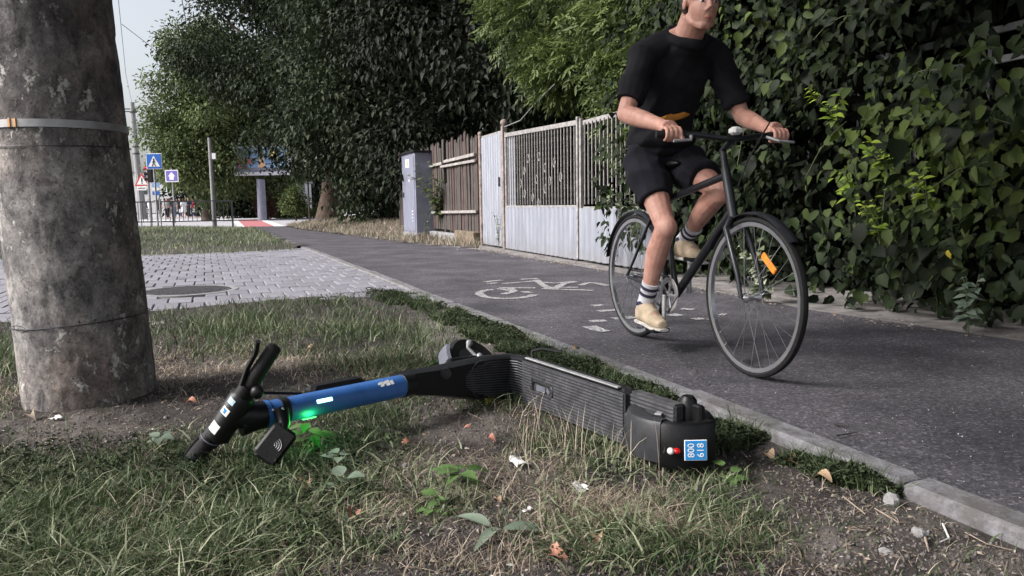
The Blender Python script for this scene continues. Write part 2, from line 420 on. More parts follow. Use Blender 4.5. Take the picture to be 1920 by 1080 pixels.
K['clover'] = leafmat('low_weed_leaf', [(0, (.012, .019, .010)), (.6, (.030, .044, .022)), (1, (.075, .095, .05))], .2, .7, .2)
K['litter'] = leafmat('dry_litter', [(0, (.06, .045, .035)), (.5, (.22, .17, .13)), (.85, (.42, .36, .30)), (1, (.62, .60, .57))], .1, .8)
K['redleaf'] = leafmat('reddish_dead_leaf', [(0, (.35, .14, .10)), (1, (.50, .24, .17))], .2)
K['brownleaf'] = leafmat('brown_dead_leaf', [(0, (.22, .14, .09)), (1, (.40, .28, .18))], .15)
K['greenlit'] = leafmat('broad_weed_leaf', [(0, (.06, .12, .035)), (1, (.13, .22, .07))], .25)
K['bluish'] = leafmat('grey_green_weed_leaf', [(0, (.10, .14, .10)), (1, (.20, .25, .19))], .2)
K['crumb'] = plain('soil_crumb', (.11, .095, .09), .95, 0, .6, 1.5, 0)
K['grit'] = leafmat('asphalt_grit', [(0, (.03, .03, .03)), (.5, (.10, .095, .10)), (.9, (.22, .21, .21)), (1, (.5, .48, .46))], 0, .9)
K['stone'] = plain('grey_stone', (.28, .27, .27), .85, 0, .35, 25, .6, 60)
K['twig'] = plain('dry_twig', (.30, .24, .19), .85, 0, .4, 30); K['darktwig'] = plain('dark_twig', (.035, .03, .03), .85)
K['paper'] = plain('crumpled_paper', (.66, .65, .64), .8, 0, .12, 30)
K['stem'] = plain('green_stem', (.09, .11, .05), .7); K['iron'] = plain('cast_iron', (.085, .083, .09), .7, .3, .4, 25, .5, 60)
K['signblue'] = plain('sign_blue', (.015, .12, .50), .4, 0, .05); K['signviolet'] = plain('sign_violet_blue', (.17, .14, .48), .4, 0, .05)
K['signred'] = plain('sign_red', (.55, .04, .04), .4, 0, .05); K['concrete'] = plain('plain_concrete', (.26, .255, .26), .85, 0, .2, 5, .3, 40)
K['billframe'] = plain('pale_billboard_frame', (.50, .52, .58), .5, .1, .08); K['billdark'] = plain('poster_grey', (.16, .17, .24), .5)
K['postblue'] = plain('poster_blue', (.20, .34, .60), .5, 0, .35, 2); K['postred'] = plain('poster_red', (.52, .17, .18), .5, 0, .2)
K['postyel'] = plain('poster_yellow', (.70, .60, .26), .5, 0, .2); K['postor'] = plain('poster_orange', (.66, .42, .24), .5, 0, .2)
K['wall'] = plain('pale_plaster', (.55, .55, .57), .9, 0, .08, 1); K['pane'] = plain('dark_window_pane', (.05, .06, .08), .1, 0, .2)
CLOTH = {n: m_fabric(n + '_cloth', c) for n, c in dict(dark=(.02, .02, .025), grey=(.30, .30, .31), white=(.7, .7, .7), navy=(.03, .04, .09), red=(.5, .06, .10), denim=(.07, .10, .17), cream=(.55, .5, .42)).items()}

# ---------------------------------------------------------------- setting: ground, road, path, paving
KS, KX = -0.411, 1.83                         # the kerb line: x = KX + KS*y
KD = Vector((KS, 1, 0)).normalized(); KN = Vector((KD.y, -KD.x, 0))
def kx(y): return KX + KS * y
def sheet(name, pts, z, m, thick=0.0):
    mb = MB(); mb.add([(x, y, z) for x, y in pts], [tuple(range(len(pts)))])
    return structure(mb.build(name, m))
sheet('ground', [(-900, -60), (900, -60), (900, 1500), (-900, 1500)], -.09, K['earth'])
right_edge = [(5.6, -3), (3.6, 1.9), (2.64, 3.77), (2.02, 5.0), (1.1, 7.97), (-.52, 12.34), (-2.15, 15.07), (-7.16, 25.38), (-9.2, 30.2)]
sheet('cycle_path', [(kx(-3) + .05, -3)] + right_edge + [(kx(30) - .1, 30.2)], 0, K['asphalt'])
sheet('road', [(-160, 27.6), (60, 31.5), (60, 64), (-160, 64)], -.012, K['road'])
sheet('far_pavement', [(-200, 64), (80, 64), (80, 130), (-200, 130)], -.008, K['road'])
# edging at the far side of the path: dusty strip along the gate
strip = [(x, y) for x, y in right_edge[2:7]]
sheet('gate_apron', strip + [(-1.2, 15.6), (.05, 13.6), (.6, 12.0), (1.6, 9.2), (2.4, 7.2), (3.3, 5.0), (3.6, 3.9)], -.004, K['dust'])

# kerb: single stones butted along the line
kerb = bpy.data.objects.new('kerb', None); COL.objects.link(kerb); structure(kerb)
y0 = 1.89
proto = None
for i in range(-3, 28):
    L = 1.0 if i < 12 else 1.0
    a = Vector((kx(y0), y0, 0)) + KD * (i * 1.0)
    mb = MB(Matrix.Translation((0, 0, 0)))
    if proto is None:
        Rk = Matrix((KN, KD, Vector((0, 0, 1)))).transposed()
        mb.box(KD * .5 + Vector((0, 0, -.063)), (.105, .988, .15), Rk, .012)
        proto = mb.build('kerbstone', K['kerb'], kerb); o = proto
    else:
        o = proto.copy(); COL.objects.link(o); o.parent = kerb
    o.location = a + KN * random.uniform(-.006, .006) + Vector((0, 0, random.uniform(-.004, .004)))
    o.rotation_euler = (random.uniform(-.01, .01), random.uniform(-.02, .02), random.uniform(-.006, .006))

# paving of long concrete blocks, laid in bond along the kerb
pave = bpy.data.objects.new('paving', None); COL.objects.link(pave); structure(pave)
poly_p = [(-14, 3.4), (-3.6, 4.72), (-2.65, 5.18), (-1.58, 5.95), (-.75, 6.15), (kx(6.1) + .04, 6.1), (kx(13.6) + .04, 13.7), (-6.06, 12.6), (-16, 11.3)]
sheet('paving_bed', poly_p, -.03, K['bedding'])
def inside(poly, x, y):
    c = False; n = len(poly)
    for i in range(n):
        x1, y1 = poly[i]; x2, y2 = poly[(i + 1) % n]
        if (y1 > y) != (y2 > y) and x < (x2 - x1) * (y - y1) / (y2 - y1) + x1: c = not c
    return c
PW, PL = .185, .375
Rk = Matrix((KN, KD, Vector((0, 0, 1)))).transposed()
pp = MB().box((0, 0, -.03), (PW - .010, PL - .010, .06), Rk, .006)
pme = None; cells = []
org = Vector((kx(6.3) - .06, 6.3, 0))
MAN = G(350, 545); MAN2 = G(415, 592)
for j in range(-14, 32):
    for i in range(0, 70):
        off = .5 * PW if j % 2 else 0
        p = org - KN * ((i + .55) * PW + off) + KD * ((j + .5) * PL)
        if inside(poly_p, p.x, p.y):
            if (Vector((p.x, p.y, 0)) - MAN).length < .42: continue
            if (Vector((p.x, p.y, 0)) - MAN2).length < .5: continue
            cells.append(p)
cells.sort(key=lambda p: (abs(p.x + .42 * p.y) * .35 + p.y if p.x > -.65 * p.y else 99))
rest = MB()
for j in range(-2, 21):
    if j % 2:
        p = org - KN * (.29 * PW) + KD * ((j + .5) * PL); rest.box(p + Vector((0, 0, -.031)), (PW * .42, PL - .013, .06), Rk)
for n, p in enumerate(cells):
    dz = random.uniform(-.004, .004)
    if n < 300:
        if pme is None: o = pp.build('paver', K['paver'], pave); pme = o.data
        else: o = bpy.data.objects.new('paver', pme); COL.objects.link(o); o.parent = pave
        o.location = (p.x, p.y, dz); o.rotation_euler = (random.uniform(-.008, .008), random.uniform(-.008, .008), random.uniform(-.01, .01))
    else:
        rest.box(p + Vector((0, 0, -.03 + dz)), (PW - .010, PL - .010, .06), Rk)
stuff(rest.build('paver', K['paver'], pave))
def manhole(c, r, label):
    t = thing('manhole_cover', label, 'manhole cover', c)
    mb = MB(); mb.lathe(c + Vector((0, 0, -.03)), (0, 0, 1), [(r + .05, 0), (r + .05, .034), (r, .036), (r - .01, .028), (r - .01, 0)], 48)
    mb.build('rim', K['concrete'], t)
    mb = MB(); mb.lathe(c + Vector((0, 0, -.03)), (0, 0, 1), [(r - .015, 0), (r - .015, .036), (0.0001, .036)], 40); mb.build('lid', K['iron'], t)
    mb = MB(); k = int(r / .045)
    for i in range(-k, k + 1):
        for j in range(-k, k + 1):
            if math.hypot(i * .045, j * .045) < r - .05: mb.box(c + Vector((i * .045, j * .045, .008)), (.03, .03, .006))
    mb.build('tread_stud', K['iron'], t); stuff(t.children[-1])
manhole(MAN, .40, 'round cast iron manhole cover set flush in the grey block paving')

mb = MB().lathe(MAN2 + Vector((0, 0, -.03)), (0, 0, 1), [(.56, 0), (.56, .026), (.52, .034), (.0001, .036)], 48)
o = mb.build('well_cover', K['dust'], None, True); o.data.transform(Matrix.Translation(-MAN2)); o.location = MAN2; tag(o, 'round gritty concrete well cover at the edge of the grass beside the paving', 'manhole cover')
# verge: uneven ground between the paving, the pole and the kerb
def vnoise(x, y, s, seed=0):
    x = np.asarray(x) * s + seed * 17.3; y = np.asarray(y) * s - seed * 9.1
    xi = np.floor(x); yi = np.floor(y); fx = x - xi; fy = y - yi
    def h(a, b):
        v = np.sin(a * 127.1 + b * 311.7 + seed * 74.7) * 43758.5453; return v - np.floor(v)
    fx = fx * fx * (3 - 2 * fx); fy = fy * fy * (3 - 2 * fy)
    return (h(xi, yi) * (1 - fx) + h(xi + 1, yi) * fx) * (1 - fy) + (h(xi, yi + 1) * (1 - fx) + h(xi + 1, yi + 1) * fx) * fy
def zg(x, y):
    x = np.asarray(x, dtype=float); y = np.asarray(y, dtype=float)
    d = (KX + KS * y - .06 - x) * .925            # distance from the kerb
    base = -.018 + .036 * np.clip((d - .1) / .9, 0, 1)
    near = np.clip((2.6 - y) / 1.4, 0, 1)
    base = base - .034 * near * np.clip(1 - np.abs(d - .25) / .55, 0, 1)
    base = base + .004 * np.clip((y - 4.6) / 1.2, 0, 1)
    edge = np.clip(d / .1, 0, 1)
    return base + edge * (.035 * (vnoise(x, y, 2.2, 1) - .5) + .022 * (vnoise(x, y, 7, 2) - .5) + .012 * (vnoise(x, y, 22, 3) - .5) + .007 * (vnoise(x, y, 47, 4) - .5))
def bilobe(px, py, L):
    s = np.zeros_like(px, dtype=float)
    for cx, cy, rx, ry, wt in L:
        s = np.maximum(s, wt * np.clip(1.6 * (1 - np.sqrt(((px - cx) / rx) ** 2 + ((py - cy) / ry) ** 2)), 0, 1))
    return s
def to_px(x, y, z=0.0):
    dx = x; dy = y; dz = z - CH
    wv = dx * fw.x + dy * fw.y + dz * fw.z
    return 960 + F * (dx * RT.x + dy * RT.y + dz * RT.z) / wv, 540 - F * (dx * UP.x + dy * UP.y + dz * UP.z) / wv
PALE = [(1480, 1000, 330, 38, .8), (800, 900, 230, 60, .6), (1010, 1000, 200, 50, .5), (880, 625, 190, 70, .75), (840, 800, 170, 50, .8), (1500, 960, 230, 30, .35), (1420, 920, 120, 60, .3), (1560, 1010, 200, 60, .6), (130, 815, 220, 45, .55), (900, 1000, 160, 40, .45), (760, 880, 140, 40, .5), (1000, 890, 120, 40, .6), (1720, 945, 160, 60, .5), (1060, 690, 120, 50, .7), (500, 690, 150, 40, .5), (1850, 1040, 200, 60, .5)]
gx = []; tint = []
us = np.concatenate([np.linspace(0, 2.6, 200), np.linspace(2.63, 6.0, 90), np.linspace(6.1, 13, 40)])
ys = np.concatenate([np.linspace(-1.5, .9, 20), np.linspace(.92, 3.6, 230), np.linspace(3.62, 6.25, 90)])
U, Y = np.meshgrid(us, ys); X = KX + KS * Y - .058 - U
# cut at the paving edge
def pav_edge(x): return np.interp(x, [-14, -3.6, -2.65, -1.58, -.75], [3.6, 4.9, 5.35, 6.12, 6.36])
Yc = np.minimum(Y, pav_edge(X)); Z = zg(X, Yc)
px, py = to_px(X, np.maximum(Yc, .5)); tv = bilobe(px, py, PALE) - .12
n1, n2 = U.shape; idx = np.arange(n1 * n2).reshape(n1, n2)
q = np.stack([idx[:-1, :-1], idx[:-1, 1:], idx[1:, 1:], idx[1:, :-1]], -1).reshape(-1, 4)
me = mesh_np('verge', np.stack([X, Yc, Z], -1).reshape(-1, 3), [q[:, ::-1]], True, tv.ravel())
structure(link('verge', me, K['soil']))

# far lawn between paving and road, and the dry bank on the far side of the path
def patch(name, poly, zf, m, step=.5, tint=.1):
    xs = [p[0] for p in poly]; yz = [p[1] for p in poly]
    V = []; idm = {}; Q = []
    nx = int((max(xs) - min(xs)) / step) + 1; ny = int((max(yz) - min(yz)) / step) + 1
    def vid(i, j):
        if (i, j) not in idm:
            x, y = min(xs) + i * step, min(yz) + j * step
            idm[i, j] = len(V); V.append((x, y, zf(x, y)))
        return idm[i, j]
    for i in range(nx):
        for j in range(ny):
            if inside(poly, min(xs) + (i + .5) * step, min(yz) + (j + .5) * step): Q.append((vid(i, j), vid(i + 1, j), vid(i + 1, j + 1), vid(i, j + 1)))
    return structure(link(name, mesh_np(name, V, [np.array(Q)], True, np.full(len(V), tint)), m))
LAWN = [(-22, 10.2), (-16, 10.9), (-6.06, 12.18), (kx(13.3) - .1, 13.3), (kx(26) - .1, 26), (-9.6, 27.2), (-11.5, 27.5), (-14.5, 27.3), (-26, 24)]
def lawn_z(x, y): return -.035 + .06 * min(1, max(0, (y - (12.15 + (x + 6.06) * (.53 if x > -6.06 else .13))) / .9)) + .16 * max(0, 1 - abs(y - 21) / 9) * min(1, max(0, (kx(y) - x) / 3)) + .03 * float(vnoise(x, y, .9, 5))
patch('lawn', LAWN, lawn_z, K['soil'], .4)
BANK = [(-.6, 13.9), (-.52, 12.6), (-1.3, 13.75), (-2.2, 15.25), (-7.2, 25.5), (-9.2, 30.5), (-9.6, 36), (-3, 36), (-2.6, 22), (-1.0, 16)]
def bank_z(x, y):
    e = np.interp(y, [12.3, 15.07, 25.4, 30.5], [-.52, -2.15, -7.16, -9.2]); d = x - e
    return -.005 + .22 * min(1, max(0, d / 2.2)) * min(1, max(0, (y - 15) / 8)) + .02 * float(vnoise(x, y, 1.7, 6))
patch('bank', BANK, bank_z, K['soil'], .3, .4)
sheet('yard', [(.3, 13.5), (1.7, 9.3), (2.6, 7.0), (3.7, 4.4), (5, 1.0), (8, -6), (40, -6), (40, 60), (-4, 60), (-2.6, 22)], -.02, K['earth'])

# ---------------------------------------------------------------- painted markings on the cycle path
mk = bpy.data.objects.new('cycle_marking', None); COL.objects.link(mk)
mk['label'] = 'worn white bicycle symbol painted on the grey cycle path'; mk['category'] = 'road marking'
mk.location = G(1000, 540)
def stroke(mb, pts, wpx, z=.004):
    P = [G(860 + a / 3.84, 490 + b / 3.84, z) for a, b in pts]
    for a, b in zip(P[:-1], P[1:]):
        d = (b - a); L = d.length
        if L < 1e-4: continue
        d /= L; nrm = Vector((-d.y, d.x, 0)); k = max(1, int(L / .12)); vs = []
        for i in range(k + 1):
            c = a + d * (L * i / k); ww = wpx * random.uniform(.8, 1.15) / 2
            vs += [c + nrm * ww, c - nrm * ww]
        z2 = z + .0006 * random.random()
        mb.add([(v.x, v.y, z2) for v in vs], [(2 * i, 2 * i + 1, 2 * i + 3, 2 * i + 2) for i in range(k)])
mb = MB()
for pts in ([(190, 147), (310, 134)], [(215, 161), (272, 154)], [(440, 130), (575, 121)], [(315, 160), (560, 140)], [(555, 132), (600, 165), (640, 188), (700, 202)],
            [(600, 150), (700, 156), (840, 144)], [(690, 196), (760, 160), (842, 146)], [(620, 188), (860, 186)], [(600, 196), (970, 209)], [(880, 172), (930, 153), (1000, 158), (1072, 174)],
            [(250, 203), (200, 206), (150, 222), (150, 236), (190, 256), (300, 268), (430, 264), (520, 250), (545, 238)], [(290, 190), (550, 191)], [(290, 195), (400, 216), (320, 236)], [(400, 216), (372, 192)], [(470, 216), (512, 226)]):
    stroke(mb, pts, .072)
mb.build('bicycle_symbol', K['paint'], mk)
ar = bpy.data.objects.new('direction_arrow', None); COL.objects.link(ar); ar.location = G(1180, 590); tag(ar, 'broken remains of a white painted arrow under the cyclist', 'road marking')
for pts in ([(965, 318), (1040, 312)], [(1000, 358), (1165, 348)], [(945, 431), (1060, 425)], [(940, 466), (1000, 490), (1062, 505)], [(1110, 412), (1270, 401)], [(1600, 340), (1692, 346)], [(1520, 380), (1600, 391)], [(1690, 416), (1762, 410)], [(1800, 413), (1832, 416)], [(1880, 380), (1925, 383)]):
    m2 = MB(); stroke(m2, pts, .085); m2.build('paint_stroke', K['paint'], ar)
# road markings beyond
def gpoly(mb, pts, z): mb.add([tuple(G(a, b, z)) for a, b in pts], [tuple(range(len(pts)))])
def rpoly(name, pts, m, label, z=-.006):
    mb = MB(); gpoly(mb, pts, z); return tag(mb.build(name, m), label, 'road marking')
rpoly('red_crossing_lane', [(446, 413), (484, 411), (520, 426.5), (462, 428)], K['redpaint'], 'faded red cycle lane crossing the road beyond the railing')
rpoly('lane_edge_line', [(437, 414), (446, 413), (462, 428), (448, 428)], K['roadpaint'], 'white edge line on the railing side of the red lane')
rpoly('lane_edge_line', [(484, 411), (496, 411), (540, 426), (520, 426.5)], K['roadpaint'], 'white edge line on the tree side of the red lane')
rpoly('stop_line', [(262, 413.5), (430, 411.5), (430, 414), (262, 416)], K['roadpaint'], 'long white line across the road behind the railing')
rpoly('dashed_line', [(431, 401), (446, 401), (446, 405), (431, 405)], K['roadpaint'], 'short white dash on the road nearest the railing end')
rpoly('dashed_line', [(461, 401), (474, 401), (474, 405), (461, 405)], K['roadpaint'], 'short white dash on the road nearest the billboard column')

# ---------------------------------------------------------------- leaves, blades, crowns
def unit(a): return a / np.maximum(np.linalg.norm(a, axis=1, keepdims=True), 1e-9)
def leaves(P, A, N, L, W, kind='quad', fold=.25, curl=.2):
    """arrays of leaves: P base, A direction of the midrib, N face normal"""
    A = unit(A); N = unit(N - A * np.sum(A * N, 1, keepdims=True)); B = np.cross(A, N)
    L = L[:, None]; W = W[:, None]; n = len(P)
    if kind == 'quad':
        v = np.stack([P, P + A * L * .45 + B * W * .5 + N * W * fold, P + A * L - N * L * curl, P + A * L * .45 - B * W * .5 + N * W * fold], 1)
        b = (np.arange(n) * 4)[:, None]
        return v.reshape(-1, 3), np.concatenate([b + [0, 1, 2], b + [0, 2, 3]]), 4
    if kind == 'leaf':
        m1 = P + A * L * .5 - N * L * curl * .2
        v = np.stack([P, m1, P + A * L - N * L * curl,
                      P + A * L * .16 + B * W * .42 + N * W * fold * .7, P + A * L * .52 + B * W * .5 + N * W * fold * .8 - N * L * curl * .2,
                      P + A * L * .16 - B * W * .42 + N * W * fold * .7, P + A * L * .52 - B * W * .5 + N * W * fold * .8 - N * L * curl * .2], 1)
        b = (np.arange(n) * 7)[:, None]
        q = np.concatenate([b + [0, 3, 4, 1], b + [0, 1, 6, 5]]); t3 = np.concatenate([b + [1, 4, 2], b + [1, 2, 6]])
        return v.reshape(-1, 3), (q, t3), 7
def leafobj(name, sets, m, parent=None):
    V = []; T = []; Q = []; tn = []; off = 0
    for (v, f, k), t in sets:
        V.append(v)
        if isinstance(f, tuple): Q.append(f[0] + off); T.append(f[1] + off)
        else: T.append(f + off)
        tn.append(np.repeat(t, k)); off += len(v)
    polys = []
    if T: polys.append(np.concatenate(T))
    if Q: polys.append(np.concatenate(Q))
    return link(name, mesh_np(name, np.concatenate(V), polys, False, np.concatenate(tn)), m, parent)
def ballpts(n, inner=.35):
    d = unit(rng.normal(size=(n, 3))); r = rng.uniform(inner ** 3, 1, n) ** (1 / 3.); return d * r[:, None], d
def crown(lobes, n, ls, droop=.4, kind='quad', asp=.55, light=(0, 1), sub=26, tuft=.28):
    """leaves gathered in tufts inside each lobe (centre, radii)"""
    vol = np.array([r[0] * r[1] * r[2] for c, r in lobes]) ** .75; vol = vol / vol.sum(); sets = []
    for (c, r), f in zip(lobes, vol):
        k = max(20, int(n * f)); nt_ = max(3, k // sub)
        tp, td = ballpts(nt_, .45); tp = tp * np.array(r) + np.array(c)
        ti = rng.integers(0, nt_, k)
        P = tp[ti] + rng.normal(size=(k, 3)) * tuft * np.array([1, 1, .8]) * (ls / .16) ** .5
        A = td[ti] * .8 + rng.normal(size=(k, 3)) * .45 + np.array([0, 0, -droop])
        N = rng.normal(size=(k, 3)) * .32 + np.array([0, 0, .8]) + td[ti] * .6
        L = ls * rng.uniform(.65, 1.3, k); tt = np.clip(rng.normal(.42, .16, nt_)[ti] + rng.normal(0, .13, k), 0, 1) * (light[1] - light[0]) + light[0]
        sets.append((leaves(P, A, N, L, L * asp, kind), tt))
    return sets
def trunk_mesh(mb, base, top, r0, r1, lobes, nlimb=8, wob=.25):
    base = Vector(base); top = Vector(top); pts = []; rad = []
    for i in range(9):
        t = i / 8; p = base.lerp(top, t) + Vector((math.sin(t * 5) * wob * t, math.cos(t * 4) * wob * t - wob * t, 0))
        pts.append(p); rad.append((r0 * (1 + .5 * max(0, .12 - t) / .12)) * (1 - t) + r1 * t)
    mb.tube(pts, rad, 12)
    for c, r in random.sample(lobes, min(nlimb, len(lobes))):
        k = random.randint(3, 7); a = pts[k]; b = Vector(c); m = a.lerp(b, .5) + Vector((0, 0, .12 * (b - a).length))
        mb.tube([a, a.lerp(m, .5), m, m.lerp(b, .6), b], [rad[k] * .55, rad[k] * .42, rad[k] * .3, rad[k] * .18, .015], 7)
def tree(name, label, base, top, r0, r1, lobes, n, ls, m, droop=.4, kind='quad', asp=.55, group=None, nlimb=9, tuft=.30, sub=26):
    t = thing(name, label, 'tree', base, group=group)
    mb = MB(); trunk_mesh(mb, base, top, r0, r1, lobes, nlimb); mb.build('trunk', K['bark'], t, True)
    leafobj('crown', crown(lobes, n, ls, droop, kind, asp, tuft=tuft, sub=sub), m, t)
    return t
def lobes_in(c, R, n, rr, flat=.8, seed=0):
    out = []; r = random.Random(seed)
    for i in range(n):
        while True:
            p = [r.uniform(-1, 1) for _ in range(3)]
            if .2 < sum(a * a for a in p) < 1: break
        q = r.uniform(*rr); out.append(((c[0] + p[0] * R[0], c[1] + p[1] * R[1], c[2] + p[2] * R[2]), (q, q, q * flat)))
    return out

# tree beyond the road, left
bA = Vector((-19.3, 47.5, 0))
LA = lobes_in((-18.9, 47, 7.0), (2.9, 3.2, 5.5), 44, (.8, 1.4), .8, 3) + lobes_in((-17, 48, 5.6), (3.4, 2.6, 4.4), 26, (1.0, 1.8), .8, 4) + lobes_in((-18.0, 45.5, 3.6), (3.2, 1.2, 1.1), 22, (.7, 1.1), .9, 41)
tree('lime_tree', 'bushy mid green tree standing alone against the pale sky beyond the road', bA, bA + Vector((-.6, 0, 8)), .26, .1, LA, 100000, .22, K['lime'], .45, group='roadside trees')
# big dark tree with the visible trunk on the bank
bB = Vector((-7.9, 32.5, .2))
LB = lobes_in((-6.6, 33, 10), (5.4, 4.5, 5.6), 44, (1.1, 2.0), .75, 5) + lobes_in((-11.8, 33, 9.9), (1.8, 2, 1.4), 8, (.5, .9), .8, 6) + [((-11.2, 31.5, 6.0), (1.3, 1.3, 1.1)), ((-12.8, 32, 7.2), (1.5, 1.5, 1.3)), ((-8.9, 31, 4.4), (1.1, 1.1, 1.0)), ((-7.0, 30.5, 3.9), (1.1, 1.1, 1.2)), ((-9.9, 32, 3.5), (.5, .5, .45))] + [(tuple(D(a, b, 30.5)), (q, q, q * .9)) for a, b, q in ((522, 296, .38), (536, 312, .36), (508, 275, .4), (462, 272, .5), (545, 285, .5), (575, 300, .6), (520, 325, .2), (548, 318, .3), (512, 318, .22))]
tree('maple_tree', 'tall dark maple with a thick brown trunk rising from the dry bank', bB, bB + Vector((.4, .3, 9)), .42, .16, LB, 90000, .2, K['maple'], .55, group='roadside trees')
# dark mass of trees behind fence and cabinet
LC = lobes_in((-3.9, 25, 6.4), (3.2, 3.2, 4.4), 36, (.9, 1.5), .9, 8) + lobes_in((-4.6, 24.8, 1.9), (.85, 1.5, 1.7), 16, (.45, .7), .95, 9)
tree('ivy_clad_tree', 'dark tree clad in foliage down to the dry bank behind the cabinet', (-4.2, 26, .1), (-4.0, 26, 8), .35, .12, LC, 70000, .19, K['maple'], .6, group='roadside trees')
LD = lobes_in((-.6, 20, 5.6), (3.2, 3.5, 4.6), 34, (.9, 1.6), .9, 10) + lobes_in((.4, 15.2, 3.9), (1.3, 1.2, 1.5), 10, (.5, .9), .9, 11)
tree('maple_tree', 'dark broad leaved maple looming behind the old wooden fence', (-.4, 20, 0), (-.2, 20, 8), .3, .1, LD, 52000, .18, K['dark_maple'], .6, group='roadside trees')
LD2 = lobes_in((5.5, 16, 5.6), (4.5, 4, 5.0), 34, (1.0, 1.9), .9, 12)
tree('maple_tree', 'dark maple filling the yard behind the barred gate', (5, 16.5, 0), (5, 16.5, 8), .3, .1, LD2, 30000, .22, K['hedge'], .6, group='roadside trees')
LD3 = lobes_in((7.5, 8.5, 4.8), (3.4, 4.5, 4.4), 32, (.9, 1.7), .9, 14)
tree('maple_tree', 'dark tree standing behind the vine covered fence', (7.6, 9, 0), (7.6, 9, 7), .25, .1, LD3, 24000, .24, K['hedge'], .6, group='roadside trees')
# ash over the gate: drooping, narrow, lighter leaves
def ash_sets(lobes, ntw):
    sets = []
    for (c, r) in lobes:
        k = ntw
        d, dd = ballpts(k, .3); P0 = d * np.array(r) + np.array(c)
        A = unit(dd * .8 + np.array([-.35, -.35, -.75]) + rng.normal(size=(k, 3)) * .35)
        tw = rng.uniform(.22, .38, k); tb = np.clip(rng.normal(.45, .2, k), 0, 1)
        side = unit(np.cross(A, rng.normal(size=(k, 3))))
        for j in range(9):
            s = (j // 2 + 1) / 5.; sg = (-1) ** j if j < 8 else 0
            Pj = P0 + A * (tw * s)[:, None]
            Aj = A * .75 + side * sg * .8 + np.array([0, 0, -.25]) + rng.normal(size=(k, 3)) * .12
            Nn = np.cross(A, side) + rng.normal(size=(k, 3)) * .3
            L = rng.uniform(.085, .13, k)
            sets.append((leaves(Pj, Aj, Nn, L, L * .34, 'quad', .15, .15), np.clip(tb + rng.normal(0, .08, k), 0, 1)))
    return sets
LE = [((.95, 11.6, 3.35), (1.0, .9, .9)), ((.35, 11.9, 3.9), (.8, .8, .8)), ((1.3, 10.6, 2.75), (.62, .6, .55)), ((1.75, 10.0, 3.1), (.8, .8, .8)), ((1.9, 10.6, 4.2), (1.2, 1.2, 1.0)), ((1.62, 9.6, 2.35), (.42, .45, .45)), ((.75, 11.0, 2.7), (.42, .42, .4)), ((2.2, 9.0, 2.6), (.7, .7, .8)), ((1.55, 9.3, 1.75), (.25, .3, .4)), ((2.6, 8.6, 3.6), (1.0, 1.0, .9)), ((1.2, 12.4, 4.8), (1.3, 1.2, .9))]
t = thing('ash_tree', 'lighter green ash with drooping feathery leaves hanging over the barred gate', 'tree', (2.3, 11.2, 0), group='roadside trees')
mb = MB(); trunk_mesh(mb, (2.3, 11.2, 0), (2.0, 11, 5), .16, .06, LE, 10, .1); mb.build('trunk', K['bark'], t, True)
leafobj('crown', ash_sets(LE, 420), K['ash'], t)

# unseen tree added right of the frame; its crown shades path and vine
LO = lobes_in((3.6, 1.4, 6.6), (4.2, 5.5, 1.7), 34, (1.0, 1.7), .7, 17)
tree('maple_tree', 'unseen tree added to shade the near end of the path and the vine', (6.6, 1.0, 0), (5.6, 1.2, 6.5), .3, .12, LO, 36000, .3, K['maple'], .5, group='roadside trees')
LO2 = lobes_in((-.9, .7, 5.9), (2.7, 2.2, 1.1), 24, (.7, 1.2), .7, 19)  # unseen crown, added to keep sun off the near end of the vine
tree('maple_tree', 'unseen tree added behind the viewpoint to shade the near vine', (-2.2, -2.6, 0), (-1.6, -1.2, 6), .22, .09, LO2, 15000, .26, K['maple'], .5, group='roadside trees')
# far hedge mass, dead thuja, clipped hedge
def bush(name, label, c, r, n, ls, m, cat='bush', kind='quad', sub=9, tuft=.15, stemh=True, droop=.1, lob=9, group=None, asp=.55):
    t = thing(name, label, cat, (c[0], c[1], c[2] - r[2]), group=group)
    L = lobes_in(c, (r[0] * .85, r[1] * .6, r[2] * .75), lob, (min(r) * .45, min(r) * .65), 1, len(label))
    leafobj('foliage', crown(L, n, ls, droop, kind, asp, sub=sub, tuft=tuft), m, t)
    mb = MB(); b = Vector((c[0], c[1], c[2] - r[2]))
    for k in range(5):
        q = Vector(L[k % len(L)][0]); mb.tube([b + Vector((random.uniform(-.1, .1) * r[0], random.uniform(-.1, .1) * r[1], 0)), b.lerp(q, .5) + Vector((0, 0, .05)), q], [.03 * max(r), .02 * max(r), .008], 6)
    mb.build('stem', K['bark'], t); return t
p = D(440, 380, 58)
bush('hedge', 'long dark hedge under the trees behind the waiting people', (-24, 74, 2.2), (11, 1.6, 2.9), 16000, .5, K['hedge'], 'hedge', lob=90, tuft=.5)
bush('hedge', 'dark hedge behind the billboard column and the kiosk', (-19.5, 58, 1.5), (4.4, 1.0, 1.9), 9000, .34, K['hedge'], 'hedge', lob=50, tuft=.4)
bush('hedge', 'rank dark undergrowth in the yard behind the vine', (6.4, 6.0, 1.3), (1.1, 8.0, 1.9), 16000, .24, K['hedge'], 'hedge', lob=150, tuft=.3)
bush('hedge', 'dark undergrowth in the yard seen between the gate bars', (3.4, 17.2, 1.3), (5.0, 1.1, 1.9), 16000, .22, K['hedge'], 'hedge', lob=110, tuft=.3)
bush('dead_thuja', 'withered reddish brown conifer beside the billboard column', (-15.6, 47.6, 1.05), (.52, .5, 1.25), 5000, .14, K['deadthuja'], 'conifer', lob=18, tuft=.12, droop=-.8)
bush('clipped_hedge', 'low clipped bright green hedge at the far side of the road', (-14.2, 50, .35), (1.9, .6, .42), 4000, .12, K['lawnhedge'], 'hedge', lob=24, tuft=.12)
